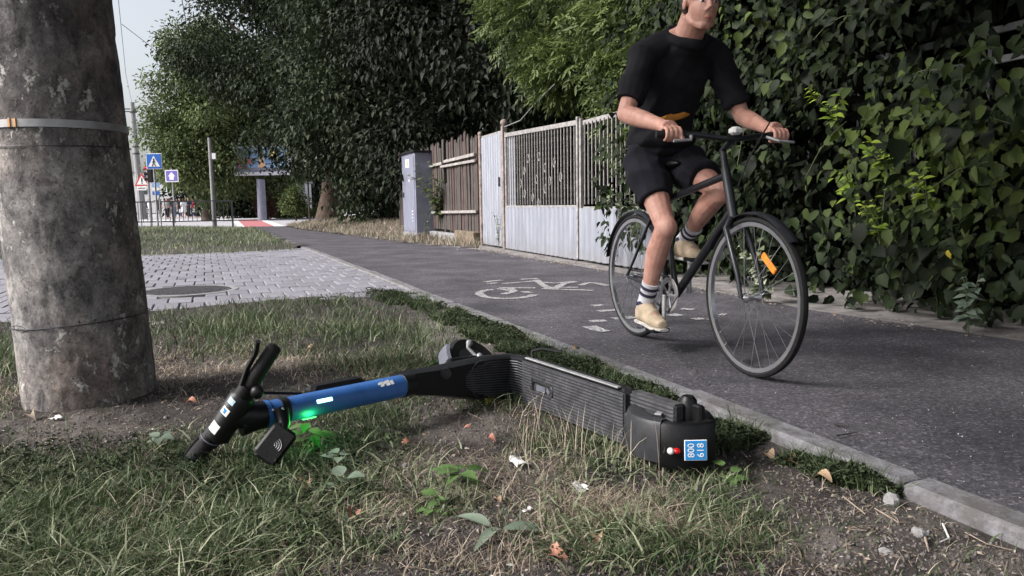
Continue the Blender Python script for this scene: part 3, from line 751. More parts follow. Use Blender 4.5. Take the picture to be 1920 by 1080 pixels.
bush('shrub', 'small bright green shrub left of the thick maple trunk', (-9.6, 33.2, .9), (.55, .5, .75), 2600, .11, K['lawnhedge'], lob=12, tuft=.12)

# ---------------------------------------------------------------- foreground concrete pole
pb = Vector((-1.668, 2.87, 0))
pole = thing('concrete_pole', 'thick weathered concrete utility pole with a steel band in the foreground', 'utility pole', pb)
zs = np.concatenate([np.linspace(-.12, 2.0, 170), np.linspace(2.05, 9, 40)]); an = np.linspace(0, 2 * np.pi, 144, endpoint=False)
A_, Zz = np.meshgrid(an, zs)
rr = .234 - .0035 * Zz + .0035 * (vnoise(A_ * 3, Zz * 3, 2.2, 11) - .5) - .005 * np.clip(vnoise(A_ * 5, Zz * 9, 1.6, 12) - .74, 0, 1) * 4 + .0016 * (vnoise(A_ * 9, Zz * 30, 1.5, 13) - .5)
# wrap the seam
rr[:, -4:] = rr[:, -5:-4] * np.linspace(.8, .2, 4) + rr[:, :1] * np.linspace(.2, .8, 4)
V = np.stack([pb.x + rr * np.cos(A_) - .040 * Zz, pb.y + rr * np.sin(A_), Zz], -1)
n1, n2 = A_.shape; idx = np.arange(n1 * n2).reshape(n1, n2); nx = np.roll(idx, -1, 1)
q = np.stack([idx[:-1], nx[:-1], nx[1:], idx[1:]], -1).reshape(-1, 4)
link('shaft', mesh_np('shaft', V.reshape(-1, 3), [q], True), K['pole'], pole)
MB().lathe(pb + Vector((-.042, 0, 1.045)), (0, 0, 1), [(.2270, 0), (.2362, .0005), (.2362, .0275), (.2270, .028)], 72).build('steel_band', K['galv'], pole, True)
bd = Vector((-.17 + .62 * 0, -1, 0)); bdir = (Vector((0, 0, 0)) - Vector((pb.x, pb.y, 0))); bdir = Matrix.Rotation(-.62, 3, 'Z') @ bdir.normalized()
Rb = Matrix((Vector((-bdir.y, bdir.x, 0)), bdir, Vector((0, 0, 1)))).transposed()
bk = MB()
for k in (-1, 1): bk.box(pb + Vector((-.042, 0, 0)) + bdir * .236 + Rb @ Vector((k * .011, 0, 0)) + Vector((0, 0, 1.059)), (.010, .008, .030), Rb, .001)
bk.build('band_buckle', plain('orange_buckle', (.55, .30, .12), .5, .3, .2), pole)
def ring_wire(z0, amp, r, name, ph):
    pts = [pb + Vector((math.cos(a) * .2365 - .04 * z0, math.sin(a) * .2365, z0 + amp * math.sin(a + ph))) for a in np.linspace(0, 2 * math.pi, 60, endpoint=False)]
    mb = MB().tube(pts, r, 6, closed=True); return mb, pts
mb, _ = ring_wire(.985, .006, .0018, 'tie_wire', .3); mb.build('tie_wire', K['darkmetal'], pole)
mb, _ = ring_wire(.335, .014, .0022, 'tie_wire', 1.3)
lp = pb + Vector((math.cos(math.radians(238)) * .239, math.sin(math.radians(238)) * .239, .325))
tg = Vector((-math.sin(math.radians(238)), math.cos(math.radians(238)), 0))
mb.tube([lp + tg * x + Vector((0, 0, z)) for x, z in ((.05, 0), (.02, .012), (-.02, .013), (-.05, .008), (-.02, -.006), (.02, -.008))], .002, 6, closed=True)
mb.build('tie_wire', K['darkmetal'], pole)

# ---------------------------------------------------------------- electric cabinet
c2 = Vector((-2.15, 16.93, 0)); kL = KD * 1.18; kW = KN * .5
cab = thing('electrical_cabinet', 'tall blue grey steel electrical cabinet beside the cycle path', 'cabinet', c2 + (kL + kW) / 2)
cc = c2 + (kL + kW) / 2
mb = MB().box(cc + Vector((0, 0, 1.02)), (.5, 1.18, 1.84), Rk, .012).build('body', K['cabinet'], cab)
MB().box(cc + Vector((0, 0, .05)), (.54, 1.22, .14), Rk, .01).build('plinth', K['concrete'], cab)
MB().box(cc + Vector((0, 0, 1.962)), (.60, 1.30, .045), Rk, .012).build('lid', K['deckside'], cab)
fl = cc - KN * .25
dr = MB().box(fl - KN * .004 + Vector((0, 0, 1.02)), (.016, 1.06, 1.72), Rk, .004).build('door', K['cabinet'], cab)
MB().box(fl - KN * .02 + KD * .42 + Vector((0, 0, 1.0)), (.02, .05, .12), Rk, .004).build('handle', K['black'], dr)
MB().box(fl - KN * .0135 + KD * .02 + Vector((0, 0, 1.72)), (.003, .30, .19), Rk).build('notice', K['white'], dr)
MB().box(fl - KN * .0155 + KD * .02 + Vector((0, 0, 1.72)), (.002, .16, .10), Rk).build('notice_print', plain('notice_ochre', (.35, .33, .22), .6), dr)
MB().box(fl - KN * .0135 - KD * .1 + Vector((0, 0, 1.32)), (.003, .07, .05), Rk).build('sticker', K['white'], dr)
mb = MB()
for k in range(4): mb.box(fl - KN * .0135 + KD * (.0 + .0) - KD * (.33) + Vector((0, 0, .62 - k * .075)), (.003, .10 - .02 * k, .02), Rk)
mb.build('faded_lettering', K['white'], dr)

# ---------------------------------------------------------------- old wooden fence
g0 = Vector((-.60, 13.80, 0)); g1 = Vector((-3.3, 21.2, 0)); fd = (g1 - g0).normalized(); fn = Vector((fd.y, -fd.x, 0))
Rf = Matrix((fd, fn, Vector((0, 0, 1)))).transposed()
wf = thing('wooden_fence', 'old leaning wooden board fence between cabinet and steel gate', 'fence', g0)
for k in range(44):
    p = g0 + fd * (.09 + k * .165) + fn * random.uniform(.0, .02); h = random.uniform(1.72, 1.92)
    Rx = Rf @ Matrix.Rotation(random.uniform(-.035, .035), 3, 'Y')
    if k in (13, 14): h *= .55
    mb = MB(); hw = random.uniform(.062, .076)
    tp = h if random.random() < .6 else h - .05
    P = [Vector((-hw, 0, 0)), Vector((hw, 0, 0)), Vector((hw, 0, tp)), Vector((random.uniform(-.03, .03), 0, h + random.uniform(0, .05))), Vector((-hw, 0, tp - random.uniform(0, .04)))]
    mb.prism([Rx @ q + p + Vector((0, 0, .22)) for q in P], fn * .022); mb.build('board', K['wood'], wf)
for z, a, b, hh in ((1.66, .05, 2.2, .06), (1.555, .02, 2.5, .05), (.60, .02, 3.4, .055), (1.62, 2.4, 7.6, .06)):
    s = g0 + fd * a - fn * .03; e = g0 + fd * b - fn * .03
    MB().box((s + e) / 2 + Vector((0, 0, z)), ((e - s).length, .045, hh), Rf @ Matrix.Rotation(random.uniform(-.012, .012), 3, 'Y'), .004).build('rail', plain('bleached_rail', (.30, .275, .265), .85, 0, .35, 10), wf)
MB().box(g0 + fd * .62 - fn * .02 + Vector((0, 0, .09)), (1.25, .2, .30), Rf, .015).build('footing', plain('stained_concrete', (.16, .125, .09), .95, 0, .5, 8, .6, 30), wf)
MB().box(g0 + fd * 3.6 + Vector((0, 0, .05)), (4.4, .16, .22), Rf, .015).build('footing', K['concrete'], wf)
for a in (.0, 2.5, 5.0): MB().box(g0 + fd * a + fn * .07 + Vector((0, 0, 1.0)), (.09, .09, 2.0), Rf, .01).build('post', K['wood'], wf)

# ---------------------------------------------------------------- gate
def corr(mb, a, b, z0, z1, pitch, amp, nrm, thick=.002, per=16):
    d = b - a; L = d.length; d = d / L; n = max(4, int(L / pitch * per)); vs = []
    for i in range(n + 1):
        s = L * i / n; ph = (s / pitch) % 1.0; c = a + d * s - nrm * (amp * math.exp(-((ph - .5) / .16) ** 2)) + nrm * (amp * .18 * math.cos(2 * math.pi * ph))
        vs += [c + Vector((0, 0, z0)), c + Vector((0, 0, z1))]
    m = len(vs); vs += [v + nrm * thick for v in vs]
    fs = []
    for i in range(n):
        fs += [(2 * i, 2 * i + 2, 2 * i + 3, 2 * i + 1), (m + 2 * i, m + 2 * i + 1, m + 2 * i + 3, m + 2 * i + 2), (2 * i + 1, 2 * i + 3, m + 2 * i + 3, m + 2 * i + 1), (2 * i, m + 2 * i, m + 2 * i + 2, 2 * i + 2)]
    fs += [(0, 1, m + 1, m), (2 * n, m + 2 * n, m + 2 * n + 1, 2 * n + 1)]
    mb.add(vs, fs)
q0 = Vector((-.53, 13.60, 0)); q1 = Vector((-.09, 12.38, 0)); q2 = Vector((.885, 9.52, 0)); q3 = Vector((1.62, 7.55, 0))
gd = (q2 - q1).normalized(); gn = Vector((gd.y, -gd.x, 0))          # gn points to the path side
if gn.x > 0: gn = -gn
Rg = Matrix((gd, -gn, Vector((0, 0, 1)))).transposed()
door = thing('steel_wicket_door', 'narrow white corrugated steel door beside the wooden fence', 'door', q0)
dd = (q1 - q0).normalized(); dn = Vector((dd.y, -dd.x, 0)); dn = -dn if dn.x > 0 else dn
mb = MB(); corr(mb, q0 + dd * .06, q1 - dd * .07, .03, 1.93, .13, .016, dn); mb.build('corrugated_sheet', K['sheet'], door, True)
for p, h in ((q0, 1.98),): 
    MB().tube([p + Vector((0, 0, -.05)), p + Vector((0, 0, h))], .035, 12).build('post', K['rust'], door, True)
    MB().ell(p + Vector((0, 0, h + .03)), (.045, .045, .045)).build('finial', K['rust'], door, True)
Rd = Matrix((dd, -dn, Vector((0, 0, 1)))).transposed()
MB().box((q0 + q1) / 2 - dn * .02 + Vector((0, 0, 1.945)), (1.16, .03, .035), Rd, .003).build('top_rail', K['bar'], door)
MB().box(q1 - dd * .22 + dn * .025 + Vector((0, 0, 1.12)), (.025, .03, .16), Rd, .004).build('handle', K['darkmetal'], door)
for z in (.35, 1.6): MB().tube([q0 + dd * .05 + dn * .025 + Vector((0, 0, z - .06)), q0 + dd * .05 + dn * .025 + Vector((0, 0, z + .06))], .018, 8).build('hinge', K['rust'], door, True)
gate = thing('steel_gate', 'wide gate of rusty upright bars above white corrugated sheets', 'gate', q1)
for p, h in ((q1, 2.02),):
    MB().box(p + Vector((0, 0, h / 2)), (.09, .09, h), Rg, .008).build('post', K['rust'], gate)
    MB().ell(p + Vector((0, 0, h + .05)), (.06, .06, .06)).build('finial', K['rust'], gate, True)
def rail(a, b, z, w_, h_, name, m): MB().box((a + b) / 2 + Vector((0, 0, z)), ((b - a).length, w_, h_), Rg, .004).build(name, m, gate)
ga = q1 + gd * .10; gm = q2 - gd * .05; gb = q2 + gd * .05; gc = q3
MB().prism([ga + Vector((0, 0, 1.83)) - gn * .02, ga + Vector((0, 0, 1.89)) - gn * .02, gm + Vector((0, 0, 1.79)) - gn * .02, gm + Vector((0, 0, 1.73)) - gn * .02], gn * .04).build('top_rail', K['bar'], gate); rail(ga, gm, .70, .04, .04, 'middle_rail', K['bar'])
rail(gb, gc, 1.74, .04, .06, 'top_rail', K['bar']); rail(gb, gc, .68, .04, .04, 'middle_rail', K['bar'])
for p, hh in ((ga, 1.88), (gm, 1.80), (gb, 1.77)): MB().box(p + Vector((0, 0, .03 + hh / 2)), (.045, .045, hh), Rg, .004).build('frame_upright', K['bar'], gate)
barme = None; rime = None
def bar_at(p, k=1.0):
    global barme
    if barme is None: o = MB().box((0, 0, .58), (.016, .016, 1.12), Rg).build('bar', K['bar'], gate, world=False); barme = o.data
    else: o = bpy.data.objects.new('bar', barme); COL.objects.link(o); o.parent = gate
    o.location = p - q1 + Vector((0, 0, .71)); o.scale = (1, 1, k)
def ring_at(p):
    global rime
    if rime is None:
        mb = MB(); mb.tube([gd * (.042 * math.cos(a)) + Vector((0, 0, .06 * math.sin(a))) for a in np.linspace(0, 2 * math.pi, 14, endpoint=False)], .006, 5, closed=True)
        o = mb.build('ring', K['bar'], gate, world=False); rime = o.data
    else: o = bpy.data.objects.new('ring', rime); COL.objects.link(o); o.parent = gate
    o.location = p - q1
Lg = (gm - ga).length
nb = 26
for i in range(1, nb): bar_at(ga + gd * (Lg * i / nb), 1 - .085 * i / nb)
for fx_, z in ((.36, 1.42), (.52, 1.42), (.30, 1.25), (.60, 1.25), (.24, 1.06), (.48, 1.1), (.66, 1.06), (.72, 1.3), (.80, 1.1), (.30, .9), (.60, .95), (.42, .84), (.50, .76)): ring_at(ga + gd * Lg * fx_ + Vector((0, 0, z)))
L2 = (gc - gb).length
for i in range(1, 19): bar_at(gb + gd * (L2 * i / 19), .90)
def gsheet(a, b, z0, z1, amp=.030, pitch=.165):
    mb = MB(); corr(mb, a, b, z0, z1, pitch, amp, gn); mb.build('corrugated_sheet', K['sheet'], gate, True)
gsheet(ga + gn * .03, gm + gn * .03, .02, .70); gsheet(gb + gn * .03, q2 + gd * .62 + gn * .03, .03, .68); gsheet(q2 + gd * .60 + gn * .045, gc + gn * .045, .03, .67)
gsheet(ga + gd * .02 - gn * .03, ga + gd * .36 - gn * .03, .72, 1.82, .012, .13)
# loose wires over the gate
o = MB().tube([q1 + Vector((.0, 0, 2.0)), q1 + gd * .8 + Vector((0, 0, 2.02)), q1 + gd * 1.5 + Vector((0, 0, 2.2)), q1 + gd * 2.2 + Vector((0, 0, 2.35))], .008, 6).build('wire', K['galv']); tag(o, 'sagging grey wire running above the gate top rail', 'wire')

# ---------------------------------------------------------------- vine wall on the right
v0 = Vector((1.50, 8.0, 0)); v1 = Vector((3.75, 1.35, 0)); vd = (v1 - v0).normalized(); vn = Vector((vd.y, -vd.x, 0)); vn = -vn if vn.x > 0 else vn
VL = (v1 - v0).length
vine = thing('climbing_vine', 'dark wall of big leaved climbing vine overhanging the cycle path', 'climbing plant', v0)
def vine_front(s, z):
    """distance of the leaf face from the base line, bulging with height"""
    return .12 + .16 * np.sin(np.clip(z, 0, 3) * 1.1) + .34 * (vnoise(s, z, 1.3, 21) - .5) + .26 * (vnoise(s, z, 3.3, 22) - .5) - .25 * np.clip((.18 - z) / .18, 0, 1)
NV = 19000
s = rng.uniform(-.6, VL, NV); z = rng.uniform(.02, 3.3, NV) ; dep = rng.uniform(0, 1, NV) ** 1.6
keep = (vnoise(s, z, 2.3, 23) + .35 * vnoise(s, z, 6, 24)) > .55
# opening through which the old fence rails are seen
op = ((s - (VL - 3.15)) / 1.1) ** 2 + ((z - 1.78) / .17) ** 2 < 1
keep &= ~(op & (dep < .75))
s, z, dep = s[keep], z[keep], dep[keep]; n = len(s)
off = vine_front(s, z) - dep * .95 + .10 * (dep < .1)
VDa, VNa = np.array(vd), np.array(vn)
P = np.array(v0) + s[:, None] * VDa + off[:, None] * VNa; P[:, 2] = z
A = np.array([0, 0, -.8]) + VNa * .45 + VDa * rng.normal(0, .7, n)[:, None] + rng.normal(size=(n, 3)) * .35
N = VNa * .8 + np.array([0, 0, .55]) + rng.normal(size=(n, 3)) * .5
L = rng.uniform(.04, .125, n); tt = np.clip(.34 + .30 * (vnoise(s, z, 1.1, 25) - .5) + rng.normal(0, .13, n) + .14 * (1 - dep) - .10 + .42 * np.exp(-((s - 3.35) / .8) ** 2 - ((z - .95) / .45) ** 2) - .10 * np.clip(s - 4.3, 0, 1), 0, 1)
front = np.where((dep < .12) & (s > .8) & (s < VL - .3) & (z < 2.4))[0][:270]
mask = np.ones(n, bool); mask[front] = False
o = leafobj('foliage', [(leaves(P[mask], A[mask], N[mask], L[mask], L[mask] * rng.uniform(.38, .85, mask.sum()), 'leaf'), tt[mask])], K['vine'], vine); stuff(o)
def single_leaf(kind, L=1.0, Wd=.72, tint=.5):
    """a serrated or lobed leaf, base at origin, along +X, face +Z"""
    if kind == 0: prof = [(0, .02), (.06, .22), (.2, .42), (.36, .5), (.52, .46), (.68, .34), (.84, .17), (1, 0)]
    elif kind == 1: prof = [(0, .02), (.02, .30), (.16, .44), (.30, .40), (.40, .52), (.55, .36), (.70, .30), (.85, .14), (1, 0)]
    else: prof = [(0, .02), (.08, .16), (.25, .30), (.45, .36), (.65, .29), (.82, .16), (.93, .06), (1.05, 0)]
    V = []; f4 = []; k = len(prof)
    for i, (x, w_) in enumerate(prof):
        zc = -.30 * x * x
        V += [(x, 0, zc), (x, w_ * Wd, zc + .16 * w_), (x, -w_ * Wd, zc + .16 * w_)]
    for i in range(k - 1):
        a = 3 * i; f4 += [(a, a + 3, a + 4, a + 1), (a, a + 2, a + 5, a + 3)]
    return mesh_np('leaf', np.array(V) * L, [np.array(f4)], True, np.full(len(V), tint))
def orient(A, N):
    A = Vector(A).normalized(); N = Vector(N); N = (N - A * A.dot(N)).normalized(); B = N.cross(A)
    return Matrix((A, B, N)).transposed()
leafmes = []
for k in range(3):
    for tn in (.12, .3, .5):
        me = single_leaf(k, 1, (.85, .8, .95)[k], tn); me.materials.append(K['vine']); leafmes.append(me)
def leaf_obj(me, p, A, N, L, parent):
    o = bpy.data.objects.new('leaf', me); COL.objects.link(o); o.parent = parent
    o.rotation_euler = orient(A, N).to_euler(); o.scale = (L, L, L); o.location = Vector(p) - Vector(parent.location)
    return o
for i in front: leaf_obj(random.choice(leafmes), P[i], A[i], N[i], float(L[i]) * random.uniform(.95, 1.35), vine)
mb = MB()
for k in range(38):
    s0 = random.uniform(0, VL); z0 = random.uniform(.3, 2.2); a = v0 + vd * s0 + vn * (float(vine_front(s0, z0)) - random.uniform(.05, .3)) + Vector((0, 0, z0))
    b = a + vd * random.uniform(-.5, .5) + Vector((0, 0, random.uniform(-.3, .5))) + vn * random.uniform(-.05, .16)
    mb.tube([a, a.lerp(b, .35) + Vector((0, 0, .06)), a.lerp(b, .7) + Vector((0, 0, .05)), b], [.0035, .003, .0025, .0015], 5)
mb.build('stem', K['stem'], vine); stuff(vine.children[-1])
# dense dark backing of the same plant
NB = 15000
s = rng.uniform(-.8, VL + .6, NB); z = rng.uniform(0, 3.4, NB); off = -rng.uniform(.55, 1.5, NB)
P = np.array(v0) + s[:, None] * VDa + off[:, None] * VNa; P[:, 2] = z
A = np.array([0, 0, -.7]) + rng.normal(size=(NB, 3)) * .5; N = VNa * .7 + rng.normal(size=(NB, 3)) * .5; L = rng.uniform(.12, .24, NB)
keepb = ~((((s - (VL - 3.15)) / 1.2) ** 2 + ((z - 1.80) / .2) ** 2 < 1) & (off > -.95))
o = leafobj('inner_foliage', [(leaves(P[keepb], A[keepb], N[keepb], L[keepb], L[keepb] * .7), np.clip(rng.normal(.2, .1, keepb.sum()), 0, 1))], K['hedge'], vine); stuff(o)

# old fence carrying the vine
of = thing('metal_fence', 'grey metal rail fence half hidden in the dark vine', 'fence', v0 - vn * .8)
Ro = Matrix((vd, -vn, Vector((0, 0, 1)))).transposed()
for z in (1.66, 1.86): MB().box((v0 + v1) / 2 - vn * .8 + Vector((0, 0, z)), (VL, .035, .05), Ro, .004).build('rail', plain('dull_grey_rail', (.20, .20, .21), .6, .2), of)
for k in range(12): MB().box(v0 + vd * (VL * (k + .5) / 12) - vn * .815 + Vector((0, 0, .95)), (.03, .025, 1.9), Ro).build('upright', plain('dull_grey_upright', (.12, .12, .13), .6, .2) if k == 0 else bpy.data.materials['dull_grey_upright'], of)

# young shoots and odd plants in front of the vine
def shoot(name, label, p, ndir, h, nl, Lr, m, cat='plant', group=None, spread=.35, lean=(0, 0, 0), branches=1, kind=2, w=.8):
    p = Vector(p); t = thing(name, label, cat, p, group=group); mb = MB(); tips = []
    for b in range(branches):
        lv = Vector(lean) + Vector((random.uniform(-1, 1), random.uniform(-1, 1), 0)) * spread * (1 if b else .3)
        hh = h * random.uniform(.7, 1.0); pts = [p + lv * (hh * u * u * .8) + Vector((0, 0, hh * u)) for u in (0, .25, .5, .75, 1)]
        mb.tube(pts, [.0045, .004, .0035, .003, .002], 5); tips.append(pts)
    mb.build('stem', K['stem'], t)
    mes = []
    for tn in (.1, .45, .8):
        me = single_leaf(kind, 1, w, tn); me.materials.append(m); mes.append(me)
    for pts in tips:
        for i in range(nl):
            u = .2 + .8 * i / max(1, nl - 1); k = min(3, int(u * 4)); q = pts[k].lerp(pts[k + 1], u * 4 - k)
            a = i * 2.4 + random.random(); A_ = Vector((math.cos(a), math.sin(a), random.uniform(-.35, .45)))
            if ndir is not None: A_ = A_ + Vector(ndir) * .6
            leaf_obj(random.choice(mes), q, A_, Vector((0, 0, 1)) + (Vector(ndir) * .7 if ndir is not None else Vector((0, 0, 0))), random.uniform(*Lr) * (1.15 - .4 * u), t)
    return t
for i, (a, b, y, h, nl, br, lb) in enumerate([(1640, 470, 4.55, .42, 8, 4, 'bright yellow green sprig of long leaves in the middle of the dark vine'), (1560, 370, 4.75, .16, 5, 2, 'pair of bright green leaf tips nearest the handlebars'),
        (1740, 390, 4.2, .22, 6, 2, 'pale green sprig on the vine above a bare twig'), (1545, 240, 4.9, .20, 7, 2, 'small light green sprig high in the vine behind the rider'),
        (1470, 190, 5.2, .12, 5, 1, 'tiny light green tip above the left hand of the rider'), (1890, 300, 3.7, .18, 6, 2, 'dull green sprig at the right edge of the vine'), (1690, 330, 4.4, .24, 6, 3, 'broad yellow green sprig just above the brightest sprig')]):
    p = D(a, b, y); sdist = (p - v0).dot(vd); f_ = float(vine_front(sdist, p.z)) + .06
    p = v0 + vd * sdist + vn * f_ + Vector((0, 0, p.z))
    shoot('vine_shoot', lb, p, vn, h, nl, (.05, .09), K['young'], 'sprig', 'young shoots on the vine', .6, vn * .4, br + 1)
p = D(1708, 472, 4.2); sd = (p - v0).dot(vd); p = v0 + vd * sd + vn * (float(vine_front(sd, p.z)) + .05) + Vector((0, 0, p.z))
me = single_leaf(0, .055, .7, .5); o = link('yellow_leaf', me, K['yellow']); o.location = p; o.rotation_euler = orient((0.05, 0, -1), vn).to_euler(); tag(o, 'single bright yellow leaf hanging in the dark vine', 'leaf')
shoot('weed', 'pale spiky weed at the foot of the vine beside the asphalt', G(1815, 625), vn, .34, 9, (.05, .09), K['bluish'], 'weed', None, .3, vn * .15, 5)
shoot('weed', 'low leafy weed growing at the vine foot close to the front wheel', G(1400, 570) + Vector((.12, 0, 0)), vn, .45, 9, (.06, .10), K['pale_shrub'], 'weed', None, .35, vn * .2, 7, 0)
t = shoot('shrub', 'small shrub with shiny pale leaves in front of the corrugated gate', G(1190, 508) + Vector((.1, 0, 0)), gn, .95, 17, (.06, .10), K['pale_shrub'], 'shrub', None, .5, gn * .15, 11, 2, .75)
shoot('weed', 'thin weed growing against the white wicket door', G(946, 466) + gn * .1, gn, .62, 10, (.04, .07), K['pale_shrub'], 'weed', None, .2, (0, 0, 0), 4)
shoot('weed', 'thin leggy weed growing against the electrical cabinet', G(800, 449), None, .75, 9, (.05, .08), K['pale_shrub'], 'weed', None, .3, (0, 0, 0), 5)
shoot('sapling', 'leafy sapling leaning out of the wooden fence by the cabinet', Vector((-1.55, 16.3, .3)), -fn, 1.45, 20, (.10, .18), K['ash'], 'sapling', None, .55, -fn * .25, 9, 2)

# ---------------------------------------------------------------- far street: lamp, signs, railing, poles
def far_post(name, label, cat, px, pyb, pyt, r, y, m, part='post', lean=0):
    b = D(px, pyb, y); b.z = max(-.01, 0); h = (D(px, pyt, y).z)
    t = thing(name, label, cat, b); MB().tube([b, b + Vector((lean * h, 0, h))], [r, r * .8], 10).build(part, m, t, True); return t, b, h
t, b, h = far_post('lamp_post', 'slim pale grey post rising from the lawn into the tree crown', 'lamp post', 403, 428, 258, .085, 28.4, K['concrete'])
MB().box(b + Vector((.16, -.05, D(401, 293, 28.4).z)), (.13, .10, .22)).build('junction_box', K['white'], t)
# tram pole far
bp = D(268, 410, 60); bp.z = 0; ht = D(250, 192, 60).z
t = thing('tram_pole', 'distant concrete overhead line pole behind the traffic signs', 'utility pole', bp)
MB().tube([bp, bp + Vector((-.15, 0, ht * .5)), bp + Vector((-.2, 0, ht))], [.34, .24, .17], 12).build('shaft', K['concrete'], t, True)
for z in (ht - .7, ht - .5): MB().box(bp + Vector((-.7, 0, z)), (1.8, .08, .08)).build('bracket', K['darkmetal'], t)
for z in (ht - .8, ht * .62, ht * .56): MB().lathe(bp + Vector((-.16, 0, z)), (0, 0, 1), [(.2, 0), (.27, 0), (.27, .09), (.2, .09)], 16).build('clamp', K['darkmetal'], t)
tp = bp + Vector((-.2, 0, ht))
def wire(pts, r, label):
    o = MB().tube(pts, r, 5).build('overhead_wire', K['darkmetal']); tag(o, label, 'wire'); return o
wire([tp, tp.lerp(D(236, 140, 40), .5) + Vector((0, 0, -.1)), D(236, 140, 40), D(210, -120, 22)], .011, 'thin overhead wire climbing from the distant pole top')
wire([D(228, 45, 40), D(262, 70, 42) + Vector((0, 0, -.03)), D(295, 97, 44)], .016, 'thin overhead wire crossing the sky towards the lone tree')
wire([D(335, -60, 40), D(342, 5, 41), D(347, 30, 42), D(350, 60, 43)], .022, 'short steep overhead wire above the lone tree top')
wire([D(350, 26, 42), D(370, 6, 40), D(410, -40, 38)], .014, 'thin overhead wire slanting above the lone tree')
wire([D(150, 262, 55), D(250, 268, 60), D(262, 268, 60)], .03, 'low span wire tied to the distant pole shaft')
# railing: panels with single bars
def railing(label, a, b, posts):
    a = Vector(a); b = Vector(b); d = (b - a); L = d.length; d /= L; R_ = Matrix((d, Vector((-d.y, d.x, 0)), Vector((0, 0, 1)))).transposed()
    t = thing('railing', label, 'railing', a, group='pedestrian railings')
    for z in (1.02, .28): MB().box((a + b) / 2 + Vector((0, 0, z)), (L, .04, .045), R_).build('rail', K['darkmetal'], t)
    me = None; n = max(3, int(L / .16))
    for i in range(1, n):
        p = d * (L * i / n)
        if me is None: o = MB().box((0, 0, .65), (.02, .02, .70), R_).build('bar', K['darkmetal'], t, world=False); me = o.data
        else: o = bpy.data.objects.new('bar', me); COL.objects.link(o); o.parent = t
        o.location = p
    for k in range(posts): MB().box(a + d * (L * k / (posts - 1)) + Vector((0, 0, .51)), (.055, .055, 1.06), R_).build('post', K['darkmetal'], t)
railing('dark steel pedestrian railing on the lawn edge in front of the road', (-17.0, 27.6, .02), (-10.55, 28.25, .02), 4)
railing('dark steel pedestrian railing far across the road by the hedge', D(440, 402, 61).xy.to_3d(), D(478, 402, 60).xy.to_3d(), 2)
# signs
def sign_post(px, pyb, pyt, y, label, r=.035):
    b = D(px, pyb, y); b.z = 0; h = D(px, pyt, y).z; t = thing('traffic_sign', label, 'traffic sign', b)
    MB().tube([b, b + Vector((0, 0, h))], r, 8).build('post', K['galv'], t, True); return t, b
def plate_at(t, px, py, y, w_, h_, m, name='sign_plate', dz=0, th=.02):
    c = D(px, py, y); c.y -= dz; return MB().box(c, (w_, th, h_), None, .004).build(name, m, t), c
t, b = sign_post(297, 432, 288, 27.2, 'blue pedestrian crossing sign with a white triangle on a slim post')
pl, c = plate_at(t, 289, 302.5, 27.1, .56, .56, K['white']); plate_at(t, 289, 302.5, 27.1, .52, .52, K['signblue'], 'blue_field', .008)
MB().prism([c + Vector((-.21, -.025, -.19)), c + Vector((.21, -.025, -.19)), c + Vector((0, -.025, .20))], (0, .006, 0)).build('white_triangle', K['white'], t)
fg = MB(); cz = c + Vector((0, -.031, -.02))
fg.ell(cz + Vector((.0, 0, .10)), (.026, .006, .026)); fg.tube([cz + Vector((0, 0, .075)), cz + Vector((-.01, 0, -.03))], .026, 6, flat=(0, 1, 0), flatk=.2)
for dx in (-.075, .06): fg.tube([cz + Vector((-.01, 0, -.03)), cz + Vector((dx, 0, -.155))], .017, 5, flat=(0, 1, 0), flatk=.25)
for dx in (-.06, .055): fg.tube([cz + Vector((0, 0, .055)), cz + Vector((dx, 0, -.02))], .012, 5, flat=(0, 1, 0), flatk=.25)
fg.build('walking_figure', K['blacktext'], t)
t, b = sign_post(328, 412, 316, 40, 'small violet blue sign with a white arrow shape and border')
pl, c = plate_at(t, 322, 330, 39.9, .70, .64, K['white']); plate_at(t, 322, 330, 39.9, .60, .54, K['signviolet'], 'violet_field', .008)
MB().prism([c + Vector((x, -.026, z)) for x, z in ((-.12, -.2), (.12, -.2), (.12, -.02), (.2, -.02), (0, .21), (-.2, -.02), (-.12, -.02))], (0, .008, 0)).build('white_arrow', K['white'], t)
t, b = sign_post(266, 430, 326, 33, 'red bordered warning triangle with exclamation mark above a white plate')
c = D(266, 340, 32.9)
MB().prism([c + Vector((-.34, 0, -.20)), c + Vector((.34, 0, -.20)), c + Vector((0, 0, .36))], (0, .02, 0)).build('sign_plate', K['signred'], t)
MB().prism([c + Vector((-.24, -.006, -.145)), c + Vector((.24, -.006, -.145)), c + Vector((0, -.006, .25))], (0, .006, 0)).build('white_field', K['white'], t)
ex = MB(); ex.box(c + Vector((0, -.012, .06)), (.045, .006, .18)); ex.box(c + Vector((0, -.012, -.085)), (.05, .006, .05)); ex.build('exclamation_mark', K['blacktext'], t)
pl, c = plate_at(t, 266, 353, 32.9, .40, .18, K['white'], 'text_plate')
tx = MB()
for k in range(5): tx.box(c + Vector((-.13 + k * .065, -.013, .0)), (.045, .004, .05))
tx.build('plate_lettering', K['blacktext'], t)
